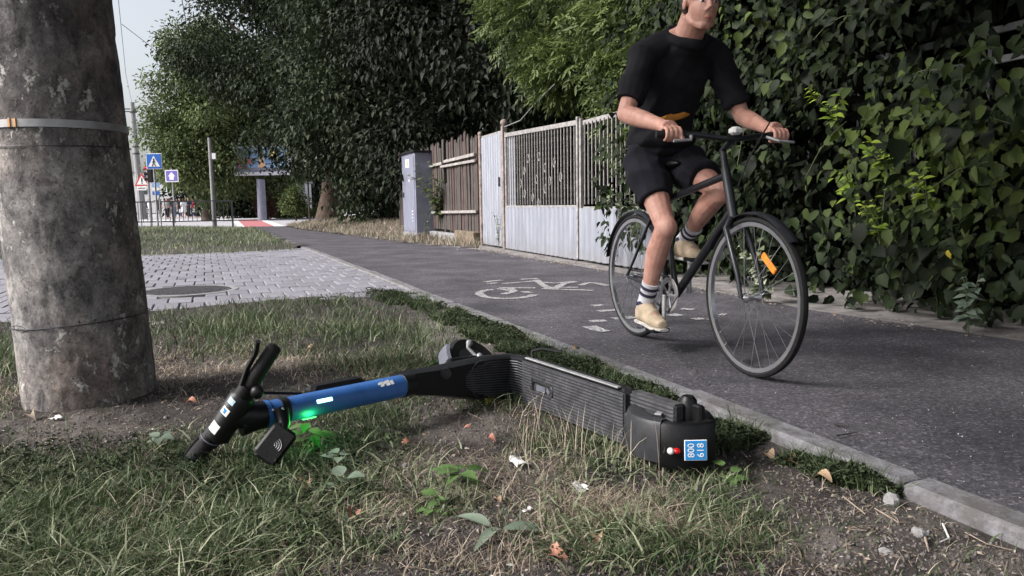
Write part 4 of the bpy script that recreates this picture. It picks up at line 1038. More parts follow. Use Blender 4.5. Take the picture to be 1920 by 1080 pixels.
# traffic light
b = D(284, 425, 30); b.z = 0
t = thing('traffic_light', 'black traffic light seen side on below the crossing sign', 'traffic light', b)
MB().tube([b, b + Vector((0, 0, 2.35))], .05, 8).build('post', K['galv'], t, True)
c = D(282, 326, 30); MB().box(c, (.20, .16, .68), None, .02).build('housing', K['black'], t)
for k in range(3):
    MB().lathe(c + Vector((-.10, 0, .21 - k * .21)), (-1, 0, 0), [(.07, 0), (.085, .12), (.08, .12), (.065, 0)], 14, a0=-2.4, a1=2.4, x0=(0, 0, 1)).build('visor', K['black'] if k else K['signred'], t)
c = D(292, 353, 27.4); tt_ = thing('direction_sign', 'small stacked blue and white direction plates below the traffic light', 'sign', D(292, 432, 27.4).xy.to_3d())
for k, (m, hh) in enumerate(((K['postblue'], .16), (K['white'], .07), (K['signblue'], .14))): MB().box(c + Vector((0, 0, .12 - k * .15)), (.26, .015, hh)).build('plate', m, tt_)
MB().tube([c + Vector((.1, .02, .2)), Vector((c.x + .1, c.y + .02, 0))], .025, 8).build('post', K['galv'], tt_)

# billboard
b = D(492, 399, 45); b.z = 0
t = thing('billboard', 'lit poster billboard with pale frame on a grey column', 'billboard', b)
MB().tube([b + Vector((-.02, 0, -.1)), b + Vector((0, 0, 2.45))], [.27, .24], 14).build('column', K['cabinet'], t, True)
c = D(491, 301, 44.9); MB().box(c + Vector((0, .15, 0)), (3.4, .36, 1.75), None, .03).build('case', K['billframe'], t)
MB().box(c + Vector((0, -.04, .05)), (3.05, .02, 1.42)).build('poster', K['postblue'], t)
MB().box(c + Vector((0, -.055, -.53)), (3.05, .012, .24)).build('poster_strip', K['billdark'], t)
pr = MB()
for k, (x, z, w_, h_) in enumerate(((-1.35, -.05, .28, .34), (-1.03, -.02, .26, .30), (-.75, -.04, .24, .36), (-1.25, -.33, .7, .1))): pr.box(c + Vector((x, -.056, z)), (w_, .01, h_), Matrix.Rotation(.1 * (k - 1), 3, 'Y'))
pr.build('poster_lettering', K['postred'], t)
pr = MB(); pr.prism([c + Vector((x, -.056, z)) for x, z in ((-.25, -.45), (.25, -.45), (.12, .1), (.05, .35), (-.08, .35), (-.14, .1))], (0, .01, 0)); pr.ell(c + Vector((0, -.056, .45)), (.12, .01, .13)); pr.build('poster_figure', K['postor'], t)
MB().ell(c + Vector((.75, -.056, .30)), (.30, .01, .28)).build('poster_sunflower', K['postyel'], t)
# kiosk behind the trees
b = D(561, 383, 52); b.z = 0
t = thing('kiosk', 'pale grey kiosk half hidden by leaves across the road', 'kiosk', b)
MB().box(b + Vector((0, 0, 1.25)), (1.35, 1.6, 2.3), None, .02).build('body', K['wall'], t)
MB().box(b + Vector((0, 0, 2.46)), (1.55, 1.8, .12), None, .02).build('roof', K['concrete'], t)
wf_ = MB().box(b + Vector((-.1, -.81, 1.35)), (.42, .03, 1.2)).build('window', K['galv'], t)
MB().box(b + Vector((-.1, -.83, 1.35)), (.34, .012, 1.1)).build('pane', K['pane'], wf_)
# young tree guard posts near the bank
t, b, h = far_post('young_tree', 'thin dark trunk standing on the tip of the dry bank', 'tree', 581, 419, 235, .035, 30.5, K['bark'], 'trunk')
leafobj('crown', crown([((b.x + .1, b.y, 3.9), (.6, .6, .6)), ((b.x, b.y, 3.2), (.4, .4, .5))], 700, .15, .5), K['lime'], t)
# far building beyond the street
def building(label, c, size, nx, nz):
    c = Vector(c); t = thing('apartment_building', label, 'building', c)
    MB().box(c + Vector((0, 0, size[2] / 2)), size).build('wall', K['wall'], t)
    MB().box(c + Vector((0, 0, size[2] + .15)), (size[0] + .8, size[1] + .8, .3)).build('roof', K['concrete'], t)
    for i in range(nx):
        for k in range(nz):
            p = c + Vector((-size[0] / 2 + size[0] * (i + .5) / nx, -size[1] / 2 - .02, 1.8 + 3.0 * k))
            f = MB().box(p, (1.6, .06, 1.5)).build('window', K['white'], t); MB().box(p + Vector((0, -.035, 0)), (1.4, .02, 1.3)).build('pane', K['pane'], f)
building('pale distant apartment building at the end of the street', (-86, 175, 0), (26, 12, 9.2), 7, 3)
building('long pale building seen through the gap behind the billboard', (-46, 150, 0), (44, 10, 6.2), 10, 2)

# ---------------------------------------------------------------- grass, weeds and litter
def blades(P, h, lean, w0, tint, seg=3):
    n = len(P); a = rng.uniform(0, 2 * np.pi, n); d = np.stack([np.cos(a), np.sin(a), np.zeros(n)], 1)
    b = rng.uniform(0, 2 * np.pi, n); sd = np.stack([np.cos(b), np.sin(b), np.zeros(n)], 1)
    rows = []
    for k in range(seg):
        u = k / seg
        c = P + d * (h * lean * u ** 1.8)[:, None] + np.array([0, 0, 1.]) * (h * (u - .35 * lean * u ** 2.2))[:, None]
        ww = (w0 * (1 - .75 * u))[:, None]; rows += [c + sd * ww, c - sd * ww]
    tip = P + d * (h * lean)[:, None] + np.array([0, 0, 1.]) * (h * (1 - .35 * lean))[:, None]
    V = np.stack(rows + [tip], 1); m = 2 * seg + 1; base = (np.arange(n) * m)[:, None]; Q = []
    for k in range(seg - 1): Q.append(base + [2 * k, 2 * k + 1, 2 * k + 3, 2 * k + 2])
    T = base + [2 * seg - 2, 2 * seg - 1, 2 * seg]
    return V.reshape(-1, 3), (np.concatenate(Q), T), m
def sample_px(n, x0, x1, y0_, y1):
    pxs = rng.uniform(x0, x1, n); pys = rng.uniform(y0_, y1, n)
    dx = (pxs - 960) / F; dy = -(pys - 540) / F
    d = np.array(RT) * dx[:, None] + np.array(UP) * dy[:, None] + np.array(fw)
    P = np.array([0, 0, CH]) + d * ((-CH) / d[:, 2])[:, None]
    return pxs, pys, P
GREEN = [(200, 1010, 560, 200, .9), (560, 900, 330, 110, .85), (560, 605, 380, 72, 1.0), (720, 660, 200, 90, .8), (1090, 850, 190, 100, .7), (1230, 1010, 320, 120, .65), (680, 780, 170, 70, 1.), (940, 760, 130, 40, .6), (0, 700, 60, 150, .6), (830, 950, 110, 60, .5), (-400, 900, 500, 400, .8), (380, 860, 200, 60, .7), (1320, 900, 140, 60, .45), (150, 900, 300, 60, .55), (640, 1050, 160, 50, .4)]
STRAW = [(530, 690, 190, 60, 1.), (400, 670, 170, 70, .8), (830, 950, 330, 160, .42), (1180, 1000, 280, 110, .9), (1000, 800, 170, 60, .7), (720, 720, 150, 70, .4), (1080, 890, 170, 70, .5), (20, 730, 80, 70, .9), (640, 880, 200, 80, .3), (900, 1060, 300, 50, .6)]
def on_verge(P): return (P[:, 0] < KX + KS * P[:, 1] - .085) & (P[:, 1] < pav_edge(P[:, 0]) - .02) & (np.hypot(P[:, 0] - pb.x, P[:, 1] - pb.y) > .245)
def grass_set(n, zones, hr, wr, leanr, tr, thin=.05, noise_s=3.0, seed=31, ymin=545):
    pxs, pys, P = sample_px(n, -350, 2250, ymin, 1180)
    pr_ = bilobe(pxs, pys, zones); pr_ = np.maximum(pr_, thin)
    pr_ = pr_ * np.clip(-.02 + 2.1 * (vnoise(P[:, 0], P[:, 1], noise_s, seed) * .6 + vnoise(P[:, 0], P[:, 1], noise_s * 3.1, seed + 1) * .4 - .2), .05, 1)
    k = (rng.uniform(size=n) < pr_) & on_verge(P); P = P[k]; dens = pr_[k]
    P[:, 2] = zg(P[:, 0], P[:, 1]) - .004; m = len(P)
    big = .6 + .6 * np.clip(dens, 0, 1)
    h = rng.uniform(*hr, m) * big; wd = rng.uniform(*wr, m); 
    return blades(P, h, rng.uniform(*leanr, m), wd, None), np.clip(rng.normal(tr[0], tr[1], m) + .25 * (vnoise(P[:, 0], P[:, 1], 2.2, 40) - .5), 0, 1), P
sets = []
b_, t_, _ = grass_set(190000, GREEN, (.022, .072), (.0011, .0030), (.2, 1.3), (.42, .20), .03); sets.append((b_, t_))
b_, t_, _ = grass_set(22000, GREEN, (.05, .12), (.0018, .0042), (.6, 1.5), (.58, .25), .01, 2, 35); sets.append((b_, t_))
b_, t_, _ = grass_set(190000, [(560, 610, 400, 85, 1.0), (720, 660, 210, 85, .9), (450, 640, 250, 60, .6), (0, 680, 60, 100, .8)], (.05, .12), (.0018, .0040), (.2, 1.0), (.46, .15), .0, 2.4, 37)
sets.append((b_, t_))
b_, t_, _ = grass_set(3600, GREEN, (.04, .10), (.0022, .0050), (.9, 2.0), (.80, .15), .03, 2, 39, 780); sets.append((b_, t_))
stuff(leafobj('grass', sets, K['grass']))
b_, t_, _ = grass_set(90000, STRAW, (.02, .09), (.0008, .0016), (.6, 1.6), (.55, .25), .06, 4, 50)
b2, t2, _ = grass_set(30000, GREEN, (.03, .09), (.0008, .0016), (.6, 1.6), (.45, .25), .05, 4, 52)
b4, t4, _ = grass_set(150000, [(450, 680, 260, 60, 1.0), (330, 720, 90, 60, .7), (700, 690, 200, 60, .7), (560, 640, 340, 60, .5)], (.02, .075), (.0012, .0026), (.5, 2.2), (.66, .22), .0, 3.2, 56)
b3, t3, _ = grass_set(150000, STRAW + [(700, 900, 900, 260, .42)], (.012, .05), (.0007, .0017), (1.8, 3.4), (.48, .27), .16, 3.2, 54)
stuff(leafobj('dry_grass', [(b_, t_), (b2, t2), (b3, t3), (b4, t4)], K['straw']))
# small round leaved ground cover in the grass
pxs, pys, P = sample_px(60000, -300, 1700, 800, 1170)
k = on_verge(P) & ((vnoise(P[:, 0], P[:, 1], 3.3, 81) * .6 + vnoise(P[:, 0], P[:, 1], 9, 82) * .4) > .58) & (rng.uniform(size=len(P)) < .75 * bilobe(pxs, pys, [(300, 960, 420, 170, 1), (560, 880, 250, 80, .8), (830, 975, 120, 60, 1), (1080, 850, 170, 70, .5), (1000, 1050, 170, 40, .5), (60, 880, 200, 70, .8)])) ; P = P[k]; n = len(P)
P[:, 2] = zg(P[:, 0], P[:, 1]) + rng.uniform(.002, .035, n)
A = rng.normal(size=(n, 3)) * np.array([1, 1, .3]) + np.array([0, 0, .15]); N = np.array([0, 0, 1.]) + rng.normal(size=(n, 3)) * .45; L = rng.uniform(.007, .020, n)
stuff(leafobj('ground_cover', [(leaves(P, A, N, L, L * .75), np.clip(rng.normal(.5, .25, n), 0, 1))], K['clover']))
# seed stalks in front of the deck
pxs, pys, P = sample_px(1500, 960, 1250, 790, 900); k = rng.uniform(size=1500) < .055; P = P[k]; P[:, 2] = zg(P[:, 0], P[:, 1])
stuff(leafobj('seed_stalks', [(blades(P, rng.uniform(.10, .19, len(P)), rng.uniform(.1, .6, len(P)), np.full(len(P), .0012), None), np.clip(rng.normal(.75, .15, len(P)), 0, 1))], K['straw']))
# low weeds along the kerb
def kerb_px(py): return np.interp(py, [545, 572, 610, 700, 905, 985], [780, 870, 1000, 1250, 1740, 1920])
NW = 95000
yy = 1.85 * (6.4 / 1.85) ** (rng.uniform(0, 1, NW) ** 1.0); dk = rng.uniform(-.02, 1.3, NW) ** 1.0 * np.where(rng.uniform(size=NW) < .8, .32, 1.0)
P = np.stack([KX + KS * yy - .06 - dk / .925, yy, 0 * yy], 1)
wdt = np.interp(yy, [1.8, 2.2, 2.6, 2.85, 3.0, 3.3, 4.2, 5.4, 5.8, 6.3], [.06, .24, .17, .05, .10, .24, .24, .22, .35, 1.1])
dn_ = vnoise(P[:, 0], P[:, 1], 5, 61) * .6 + vnoise(P[:, 0], P[:, 1], 13, 62) * .4
k = (dk < wdt * (.5 + .9 * dn_)) & (dn_ > np.interp(yy, [1.8, 2.8, 3.2], [.47, .52, .36])) & (P[:, 1] < pav_edge(P[:, 0])) & (rng.uniform(size=NW) < .9)
P = P[k]; dk = dk[k]; wd_ = wdt[k]; n = len(P)
hump = np.sin(np.clip(dk / np.maximum(wd_, .05), 0, 1) * np.pi) ** .6
hz = rng.uniform(0, 1, n) ** .6 * .055 * (.3 + .7 * hump) * np.clip(-.1 + 2.0 * vnoise(P[:, 0], P[:, 1], 8, 63), .15, 1.6)
P[:, 2] = zg(P[:, 0], P[:, 1]) + hz
A = rng.normal(size=(n, 3)) * np.array([1, 1, .4]) + np.array([0, 0, .25]); N = np.array([0, 0, 1.]) + rng.normal(size=(n, 3)) * .5; L = rng.uniform(.009, .021, n)
stuff(leafobj('kerb_weeds', [(leaves(P, A, N, L, L * .6), np.clip(rng.normal(.5, .3, n), 0, 1))], K['clover']))
kk = rng.integers(0, n, 9000); Pk = P[kk].copy(); Pk[:, 2] = zg(Pk[:, 0], Pk[:, 1])
stuff(leafobj('grass', [(blades(Pk, rng.uniform(.03, .10, 9000), rng.uniform(.2, 1.1, 9000), rng.uniform(.001, .002, 9000), None), np.clip(rng.normal(.45, .2, 9000), 0, 1))], K['grass']))
# litter flecks, crumbs
pxs, pys, P = sample_px(36000, -300, 2150, 560, 1150); LIT = PALE + [(170, 815, 300, 50, 1.0), (420, 790, 120, 60, .7), (1640, 930, 300, 110, .6), (1060, 690, 200, 70, .8), (880, 640, 170, 70, .8), (850, 930, 300, 150, .7)]
k = (rng.uniform(size=len(P)) < np.maximum(bilobe(pxs, pys, LIT) * .7, .10)) & on_verge(P); P = P[k]; n = len(P); P[:, 2] = zg(P[:, 0], P[:, 1]) + .004
A = rng.normal(size=(n, 3)) * np.array([1, 1, .15]); N = np.array([0, 0, 1.]) + rng.normal(size=(n, 3)) * .35; L = rng.uniform(.005, .024, n) * rng.uniform(.35, 1, n)
stuff(leafobj('leaf_litter', [(leaves(P, A, N, L, L * rng.uniform(.2, .6, n), 'quad', .1, .1), np.clip(rng.beta(2, 2.2, n), 0, 1))], K['litter']))
# pebbles on soil and grit on the asphalt
def pebbles(name, P, rr_, m):
    n = len(P); base = np.array([(1, 0, 0), (-1, 0, 0), (0, 1, 0), (0, -1, 0), (0, 0, 1), (0, 0, -1)], float)
    f = np.array([(0, 2, 4), (2, 1, 4), (1, 3, 4), (3, 0, 4), (2, 0, 5), (1, 2, 5), (3, 1, 5), (0, 3, 5)])
    V = P[:, None, :] + base[None] * rr_[:, None, None] * rng.uniform(.5, 1.1, (n, 6, 1)); F_ = (f[None] + 6 * np.arange(n)[:, None, None]).reshape(-1, 3)
    return stuff(link(name, mesh_np(name, V.reshape(-1, 3), [F_], False, np.repeat(rng.uniform(0, 1, n), 6)), m))
pxs, pys, P = sample_px(22000, -200, 2100, 580, 1150); k = on_verge(P); P = P[k]; P[:, 2] = zg(P[:, 0], P[:, 1]); pebbles('soil_crumbs', P, rng.uniform(.0015, .011, len(P)) * rng.uniform(.3, 1, len(P)), K['crumb'])
pxs, pys, P = sample_px(2600, -100, 2000, 600, 1150); k = on_verge(P); P = P[k]; P[:, 2] = zg(P[:, 0], P[:, 1]); pebbles('pebbles', P, rng.uniform(.0015, .006, len(P)), K['stone'])
pxs, pys, P = sample_px(1500, 900, 2250, 500, 1120); k = (P[:, 0] > KX + KS * P[:, 1] + .08) & (P[:, 0] < np.interp(P[:, 1], [p[1] for p in right_edge], [p[0] for p in right_edge]) - .02); P = P[k]; P[:, 2] = .001
pebbles('grit', P, rng.uniform(.001, .0036, len(P)), K['grit'])
yy = rng.uniform(1.5, 12.5, 9000); e_ = np.interp(yy, [p[1] for p in right_edge], [p[0] for p in right_edge]); xx = e_ + rng.normal(.05, .11, 9000) - np.abs(rng.normal(0, .05, 9000))
k = rng.uniform(size=9000) < np.clip(1.6 * vnoise(xx, yy, 3, 71) - .35, 0, 1); P = np.stack([xx, yy, np.full(9000, .004)], 1)[k]; n = len(P)
A = rng.normal(size=(n, 3)) * np.array([1, 1, .12]); N = np.array([0, 0, 1.]) + rng.normal(size=(n, 3)) * .3; L = rng.uniform(.006, .04, n) * rng.uniform(.4, 1, n)
stuff(leafobj('path_litter', [(leaves(P, A, N, L, L * rng.uniform(.15, .6, n), 'quad', .1, .1), np.clip(rng.beta(1.6, 2.6, n), 0, 1))], K['litter']))
# cracks in the asphalt
def crack(name, pts, label, w0=.008):
    P = [G(a, b, .003) for a, b in pts]; V = []; 
    Q = []
    for a, b in zip(P[:-1], P[1:]):
        k = max(2, int((b - a).length / .03))
        for i in range(k): Q.append(a.lerp(b, i / k) + Vector((random.uniform(-.012, .012), random.uniform(-.012, .012), 0)))
    Q.append(P[-1])
    for i, q in enumerate(Q):
        d = (Q[min(i + 1, len(Q) - 1)] - Q[max(i - 1, 0)]).normalized(); nn = Vector((-d.y, d.x, 0)); ww = w0 * random.uniform(.2, 1) * (1 - abs(2 * i / len(Q) - 1) ** 4 * .8) / 2
        V += [q + nn * ww, q - nn * ww]
    o = MB().add(V, [(2 * i, 2 * i + 1, 2 * i + 3, 2 * i + 2) for i in range(len(Q) - 1)]).build(name, K['bedding']); tag(o, label, 'crack')
crack('crack', [(1240, 632), (1275, 668), (1310, 700), (1345, 738), (1400, 780)], 'thin dark crack in the asphalt running below the pedals', .010)
crack('crack', [(1500, 640), (1600, 690), (1760, 730), (1930, 800)], 'faint crack crossing the asphalt right of the front wheel', .006)
# lawn and dry bank
def scatter_patch(n, poly, zf, hr, wr, tr, m, name, edge=None):
    xs = [p[0] for p in poly]; yz = [p[1] for p in poly]; out = []
    X_ = rng.uniform(min(xs), max(xs), n); Y_ = rng.uniform(min(yz), max(yz), n)
    P = np.array([(a, b, zf(a, b) - .01) for a, b in zip(X_, Y_) if inside(poly, a, b) and a > -.8 * b]); k = len(P)
    return stuff(leafobj(name, [(blades(P, rng.uniform(*hr, k), rng.uniform(.1, 1., k), rng.uniform(*wr, k), None, 2), np.clip(rng.normal(tr[0], tr[1], k) + .5 * (vnoise(P[:, 0], P[:, 1], .8, 70) - .5), 0, 1))], m))
LAWN_G = [(x, y - .35 if y < 14 else y) for x, y in LAWN]
scatter_patch(80000, LAWN_G, lawn_z, (.05, .15), (.004, .008), (.62, .22), K['grass'], 'grass')
scatter_patch(42000, BANK, bank_z, (.06, .24), (.004, .008), (.55, .25), K['straw'], 'dry_grass')
scatter_patch(14000, BANK, bank_z, (.06, .24), (.004, .008), (.5, .25), K['grass'], 'grass')

# broad weeds and dead leaves, each a thing
def gv(a, b, up=0.0):
    p = G(a, b, -.01); p.z = float(zg(p.x, p.y)) + up; return p
for i, (a, b, nl, L, m, lb) in enumerate([(640, 900, 5, .05, 'bluish', 'round leaved grey green weed in the grass below the black charging pad'), (640, 945, 4, .05, 'bluish', 'grey green weed with three broad leaves near the reddish leaf'), (860, 930, 8, .07, 'greenlit', 'dark toothed weed in the bare patch of the foreground'), (820, 985, 12, .035, 'greenlit', 'low tuft of small round weeds below the toothed weed'),
        (935, 1030, 3, .10, 'bluish', 'long pale thistle leaf lying in the bare foreground soil'), (575, 812, 14, .075, 'greenlit', 'broad weed lit green by the lamp under the scooter stem'), (270, 745, 5, .06, 'bluish', 'small pale weed sprouting at the foot of the concrete pole'), (525, 805, 4, .05, 'greenlit', 'small weed half under the black charging pad'), (820, 700, 4, .05, 'greenlit', 'small weed beside the front wheel of the scooter'), (300, 860, 5, .05, 'bluish', 'pale weed in the grass below the concrete pole'), (1370, 905, 5, .04, 'greenlit', 'low weed on the bare soil beside the scooter tail')]):
    p = gv(a, b) if nl != 14 else Vector((D(578, 806, 2.2).x, 2.2, .0))
    t = thing('weed', lb, 'weed', p, group='broad leaved weeds'); mes = []
    for tn in (.1, .4, .7):
        me = single_leaf(i % 3 if m != 'bluish' else 0, 1, .7 if L < .09 else .3, tn); me.materials.append(K[m]); mes.append(me)
    for k in range(nl):
        an_ = k * 2.4 + i; q = p + Vector((math.cos(an_), math.sin(an_), 0)) * .012 * (k % 3) + Vector((0, 0, .012 + (.035 if nl != 14 else .09) * random.random() * (1 if L < .09 else .3)))
        leaf_obj(random.choice(mes), q, (math.cos(an_), math.sin(an_), random.uniform(-.1, .5)), (0, -.2, 1), L * random.uniform(.7, 1.15), t)
    mb = MB()
    for k in range(3): mb.tube([p + Vector((0, 0, -.01)), p + Vector((random.uniform(-.02, .02), random.uniform(-.02, .02), .03))], .0015, 5)
    mb.build('stem', K['stem'], t)
dl = [(570, 940, .05, 'redleaf', 'pale red leaf lying in the grass left of the round leaved weed'), (455, 765, .06, 'redleaf', 'pinkish dead leaf half hidden behind the handlebar stickers'), (370, 775, .05, 'redleaf', 'orange brown dead leaf left of the handlebar'), (590, 665, .05, 'brownleaf', 'tan dead leaf in the straw patch behind the handlebar grip'),
      (755, 862, .035, 'redleaf', 'small crimson leaf in the bare soil left of centre'), (885, 822, .03, 'redleaf', 'small red leaf below the neck of the scooter'), (915, 842, .035, 'redleaf', 'pinkish leaf below the grooved deck front'), (1028, 1074, .05, 'redleaf', 'coral leaf at the bottom edge of the foreground'), (922, 768, .06, 'yellow', 'curled orange yellow leaf under the scooter neck'), (1085, 660, .05, 'brownleaf', 'tan curled leaf behind the grooved deck'), (1135, 700, .045, 'brownleaf', 'tan leaf in the weeds behind the deck'), (985, 640, .04, 'brownleaf', 'pale brown leaf on the bare strip by the weeds'), (1450, 850, .05, 'brownleaf', 'tan curled leaf on the soil right of the scooter tail'), (1475, 870, .05, 'brownleaf', 'pale leaf on the soil beside the kerb weeds'), (1515, 885, .045, 'brownleaf', 'folded pale leaf below the kerb weeds'), (1575, 895, .07, 'litter', 'big bleached leaf in the heap below the kerb weeds'), (1605, 905, .06, 'litter', 'bleached curled leaf at the right of the pale leaf heap'), (1560, 910, .06, 'brownleaf', 'brown leaf at the front of the pale leaf heap'), (1630, 900, .04, 'brownleaf', 'small tan leaf by the end of the kerb weeds'), (1120, 1060, .04, 'brownleaf', 'tan leaf in the dry tuft of the foreground'), (1130, 955, .03, 'redleaf', 'small orange leaf right of the white paper scrap'), (660, 1010, .045, 'redleaf', 'reddish leaf low in the foreground grass'), (60, 800, .05, 'litter', 'bleached leaf on the rubble in front of the pole'), (940, 975, .03, 'brownleaf', 'round tan leaf in the middle of the foreground')]
for i, (a, b, L, m, lb) in enumerate(dl):
    me = single_leaf(i % 3, L, .7, .2 + .7 * random.random())
    # curl the dry leaf
    V = np.empty(len(me.vertices) * 3, np.float32); me.vertices.foreach_get('co', V); V = V.reshape(-1, 3); V[:, 2] += 5 * np.abs(V[:, 1]) ** 1.5 + L * .25 * np.sin(V[:, 0] / L * 3); me.vertices.foreach_set('co', V.ravel())
    o = link('dead_leaf', me, K[m]); o.location = gv(a, b, .012 if b > 700 else .02); an_ = random.uniform(0, 6.28)
    o.rotation_euler = orient((math.cos(an_), math.sin(an_), .1), (random.uniform(-.3, .3), -.35, 1)).to_euler(); tag(o, lb, 'dead leaf', 'dead leaves on the verge')
def rock(a, b, r, name, label, m, flat=.6, seed=0):
    p = gv(a, b); rr2 = random.Random(seed); mb = MB().ell((0, 0, 0), (r, r * .8, r * flat), None, 9, 6)
    mb.v = [tuple(Vector(v) * rr2.uniform(.78, 1.15)) for v in mb.v]
    o = mb.build(name, m); o.location = p + Vector((0, 0, r * flat * .45)); o.rotation_euler = (0, 0, seed); tag(o, label, 'stone', 'stones by the kerb'); return o
rock(1672, 938, .028, 'stone', 'pale angular stone on the soil beside the kerb joint', K['stone'], .7, 1)
rock(1722, 990, .018, 'stone', 'small grey stone next to a dark twig in the dirt', K['stone'], .7, 2)
rock(1662, 1022, .016, 'stone', 'flat grey stone half sunk in the dark dirt track', K['stone'], .5, 3)
rock(1738, 990, .007, 'stone', 'tiny white pebble right of the grey stones', K['paper'], .8, 4)
rock(760, 900, .012, 'stone', 'small grey stone on the bare patch left of the toothed weed', K['stone'], .7, 5)
def twig(pts, r, label, m, z=.006, verge=True):
    P = [(gv(a, b, z) if verge else G(a, b, z)) for a, b in pts]; P = [p + Vector((0, 0, random.uniform(0, .006))) for p in P]
    r *= .62; o = MB().tube(P, [r] * (len(P) - 1) + [r * .5], 6).build('twig', m); tag(o, label, 'twig', 'twigs on the ground'); return o
twig([(1565, 797), (1592, 800)], .006, 'short dark stick lying on the asphalt nearest the cyclist', K['darktwig'], .006, False)
twig([(1569, 820), (1588, 815), (1609, 812)], .004, 'thin dark stick on the asphalt just before the kerb', K['darktwig'], .005, False)
twig([(1770, 905), (1752, 910), (1738, 903)], .003, 'dry straw piece lying across the kerb joint', K['darktwig'], .02)
twig([(1580, 942), (1622, 962), (1640, 952)], .003, 'pale bent twig on the dirt left of the angular stone', K['twig'])
twig([(1640, 955), (1685, 978), (1708, 975)], .003, 'pale twig pointing at the small grey stones', K['twig'])
twig([(1590, 990), (1625, 993)], .0025, 'short pale twig on the dark dirt track', K['twig'])
twig([(1735, 1000), (1742, 1018)], .005, 'stubby brown twig below the small grey stone', K['twig'])
twig([(1768, 975), (1780, 998), (1765, 1005)], .004, 'white crooked twig near the kerb in the corner', K['paper'])
twig([(1810, 990), (1850, 1010), (1895, 1022)], .002, 'long thin straw in the dirt at the corner', K['twig'])
twig([(905, 800), (878, 792), (880, 780), (915, 770)], .002, 'long bent straw under the scooter neck', K['straw'] if False else K['twig'])
def paper(a, b, r, label, seed):
    rr2 = random.Random(seed); V = []; n = 5
    for i in range(n):
        for j in range(n): V.append(((i / 4 - .5) * 2 * r + rr2.uniform(-.25, .25) * r, (j / 4 - .5) * 1.2 * r + rr2.uniform(-.2, .2) * r, rr2.uniform(0, .55) * r))
    Q = [(i * n + j, (i + 1) * n + j, (i + 1) * n + j + 1, i * n + j + 1) for i in range(4) for j in range(4)]
    o = link('paper_scrap', mesh_np('paper_scrap', V, [np.array(Q)]), K['paper']); o.location = gv(a, b, .006); o.rotation_euler = (0, 0, seed); tag(o, label, 'litter', 'paper scraps'); return o
paper(1090, 940, .028, 'crumpled white paper scrap in the grass before the deck', 2); paper(972, 892, .03, 'torn greyish white scrap on the bare patch', 5); paper(990, 985, .012, 'tiny white scrap in the foreground soil', 7)
paper(110, 805, .022, 'thin white scrap on the rubble by the concrete pole', 9)

# ---------------------------------------------------------------- electric scooter lying on its side
J = Vector((.03, 2.70, .10))
fwd_ = Vector((-.62, .785, 0)).normalized(); T1 = D(760, 722, 2.42); T0 = D(500, 776, 2.08)
st = (T0 - T1).normalized()                                 # up along the stem
Z1 = Vector((0, 0, 1))
sc = thing('electric_scooter', 'blue and black electric rental scooter lying on its side on the verge', 'scooter', Vector((J.x, J.y, 0)))
# deck: length along -fwd, width along Z, thickness away from the viewer
dl_ = Vector((.318, -.535, 0)).normalized(); dnrm = Vector((-dl_.y, dl_.x, 0)); dnrm = dnrm if dnrm.y < 0 else -dnrm      # face towards the camera
Dw = .088; DL = .60; zc = .094
Rdk = Matrix((dl_, -dnrm, Z1)).transposed()
d0 = Vector((J.x, J.y, zc)); 
MB().box(d0 + dl_ * (DL / 2) - dnrm * .034, (DL, .056, Dw * 2), Rdk, .014).build('deck', K['deckside'], sc)
mat_ = MB().box(d0 + dl_ * (DL / 2 + .0) - dnrm * .0035, (DL - .006, .006, Dw * 2 - .012), Rdk, .003).build('deck_mat', K['mat'], sc)
gr = MB(); ng = 15
for k in range(ng):
    z = zc - Dw + .014 + (2 * Dw - .028) * k / (ng - 1)
    segs = [(.012, DL - .008)]
    if 6 <= k <= 9: segs = [(.012, .075), (.215, DL - .008)]
    for a, b in segs: gr.box(d0 + dl_ * ((a + b) / 2) + dnrm * .0012 + Vector((0, 0, z - zc)), (b - a, .0055, .0062), Rdk)
gr.build('grip_rib', K['deck'], mat_); stuff(mat_.children[-1])
em = MB(); cem = d0 + dl_ * .145 + dnrm * .002 + Vector((0, 0, -.002))
em.tube([cem + dl_ * (.048 * math.copysign(1, math.cos(a)) * (1 if abs(math.cos(a)) > .01 else 0) + .018 * math.cos(a)) + Vector((0, 0, .020 * math.sin(a))) for a in np.linspace(.05, 2 * math.pi + .05, 28, endpoint=False)], .0028, 6, closed=True)
em.build('oval_emblem', K['deckside'], mat_)
em = MB(); em.box(cem + dl_ * -.012, (.06, .003, .022), Rdk, .001); em.box(cem + dl_ * .034, (.022, .003, .014), Rdk @ Matrix.Rotation(.6, 3, 'Y'), .001); em.build('emblem_fill', K['greyblue'], mat_)
MB().box(d0 + dl_ * (DL * .48) - dnrm * .012 + Vector((0, 0, Dw + .002)), (DL * .9, .018, .006), Rdk, .002).build('edge_trim', K['galv'], sc)
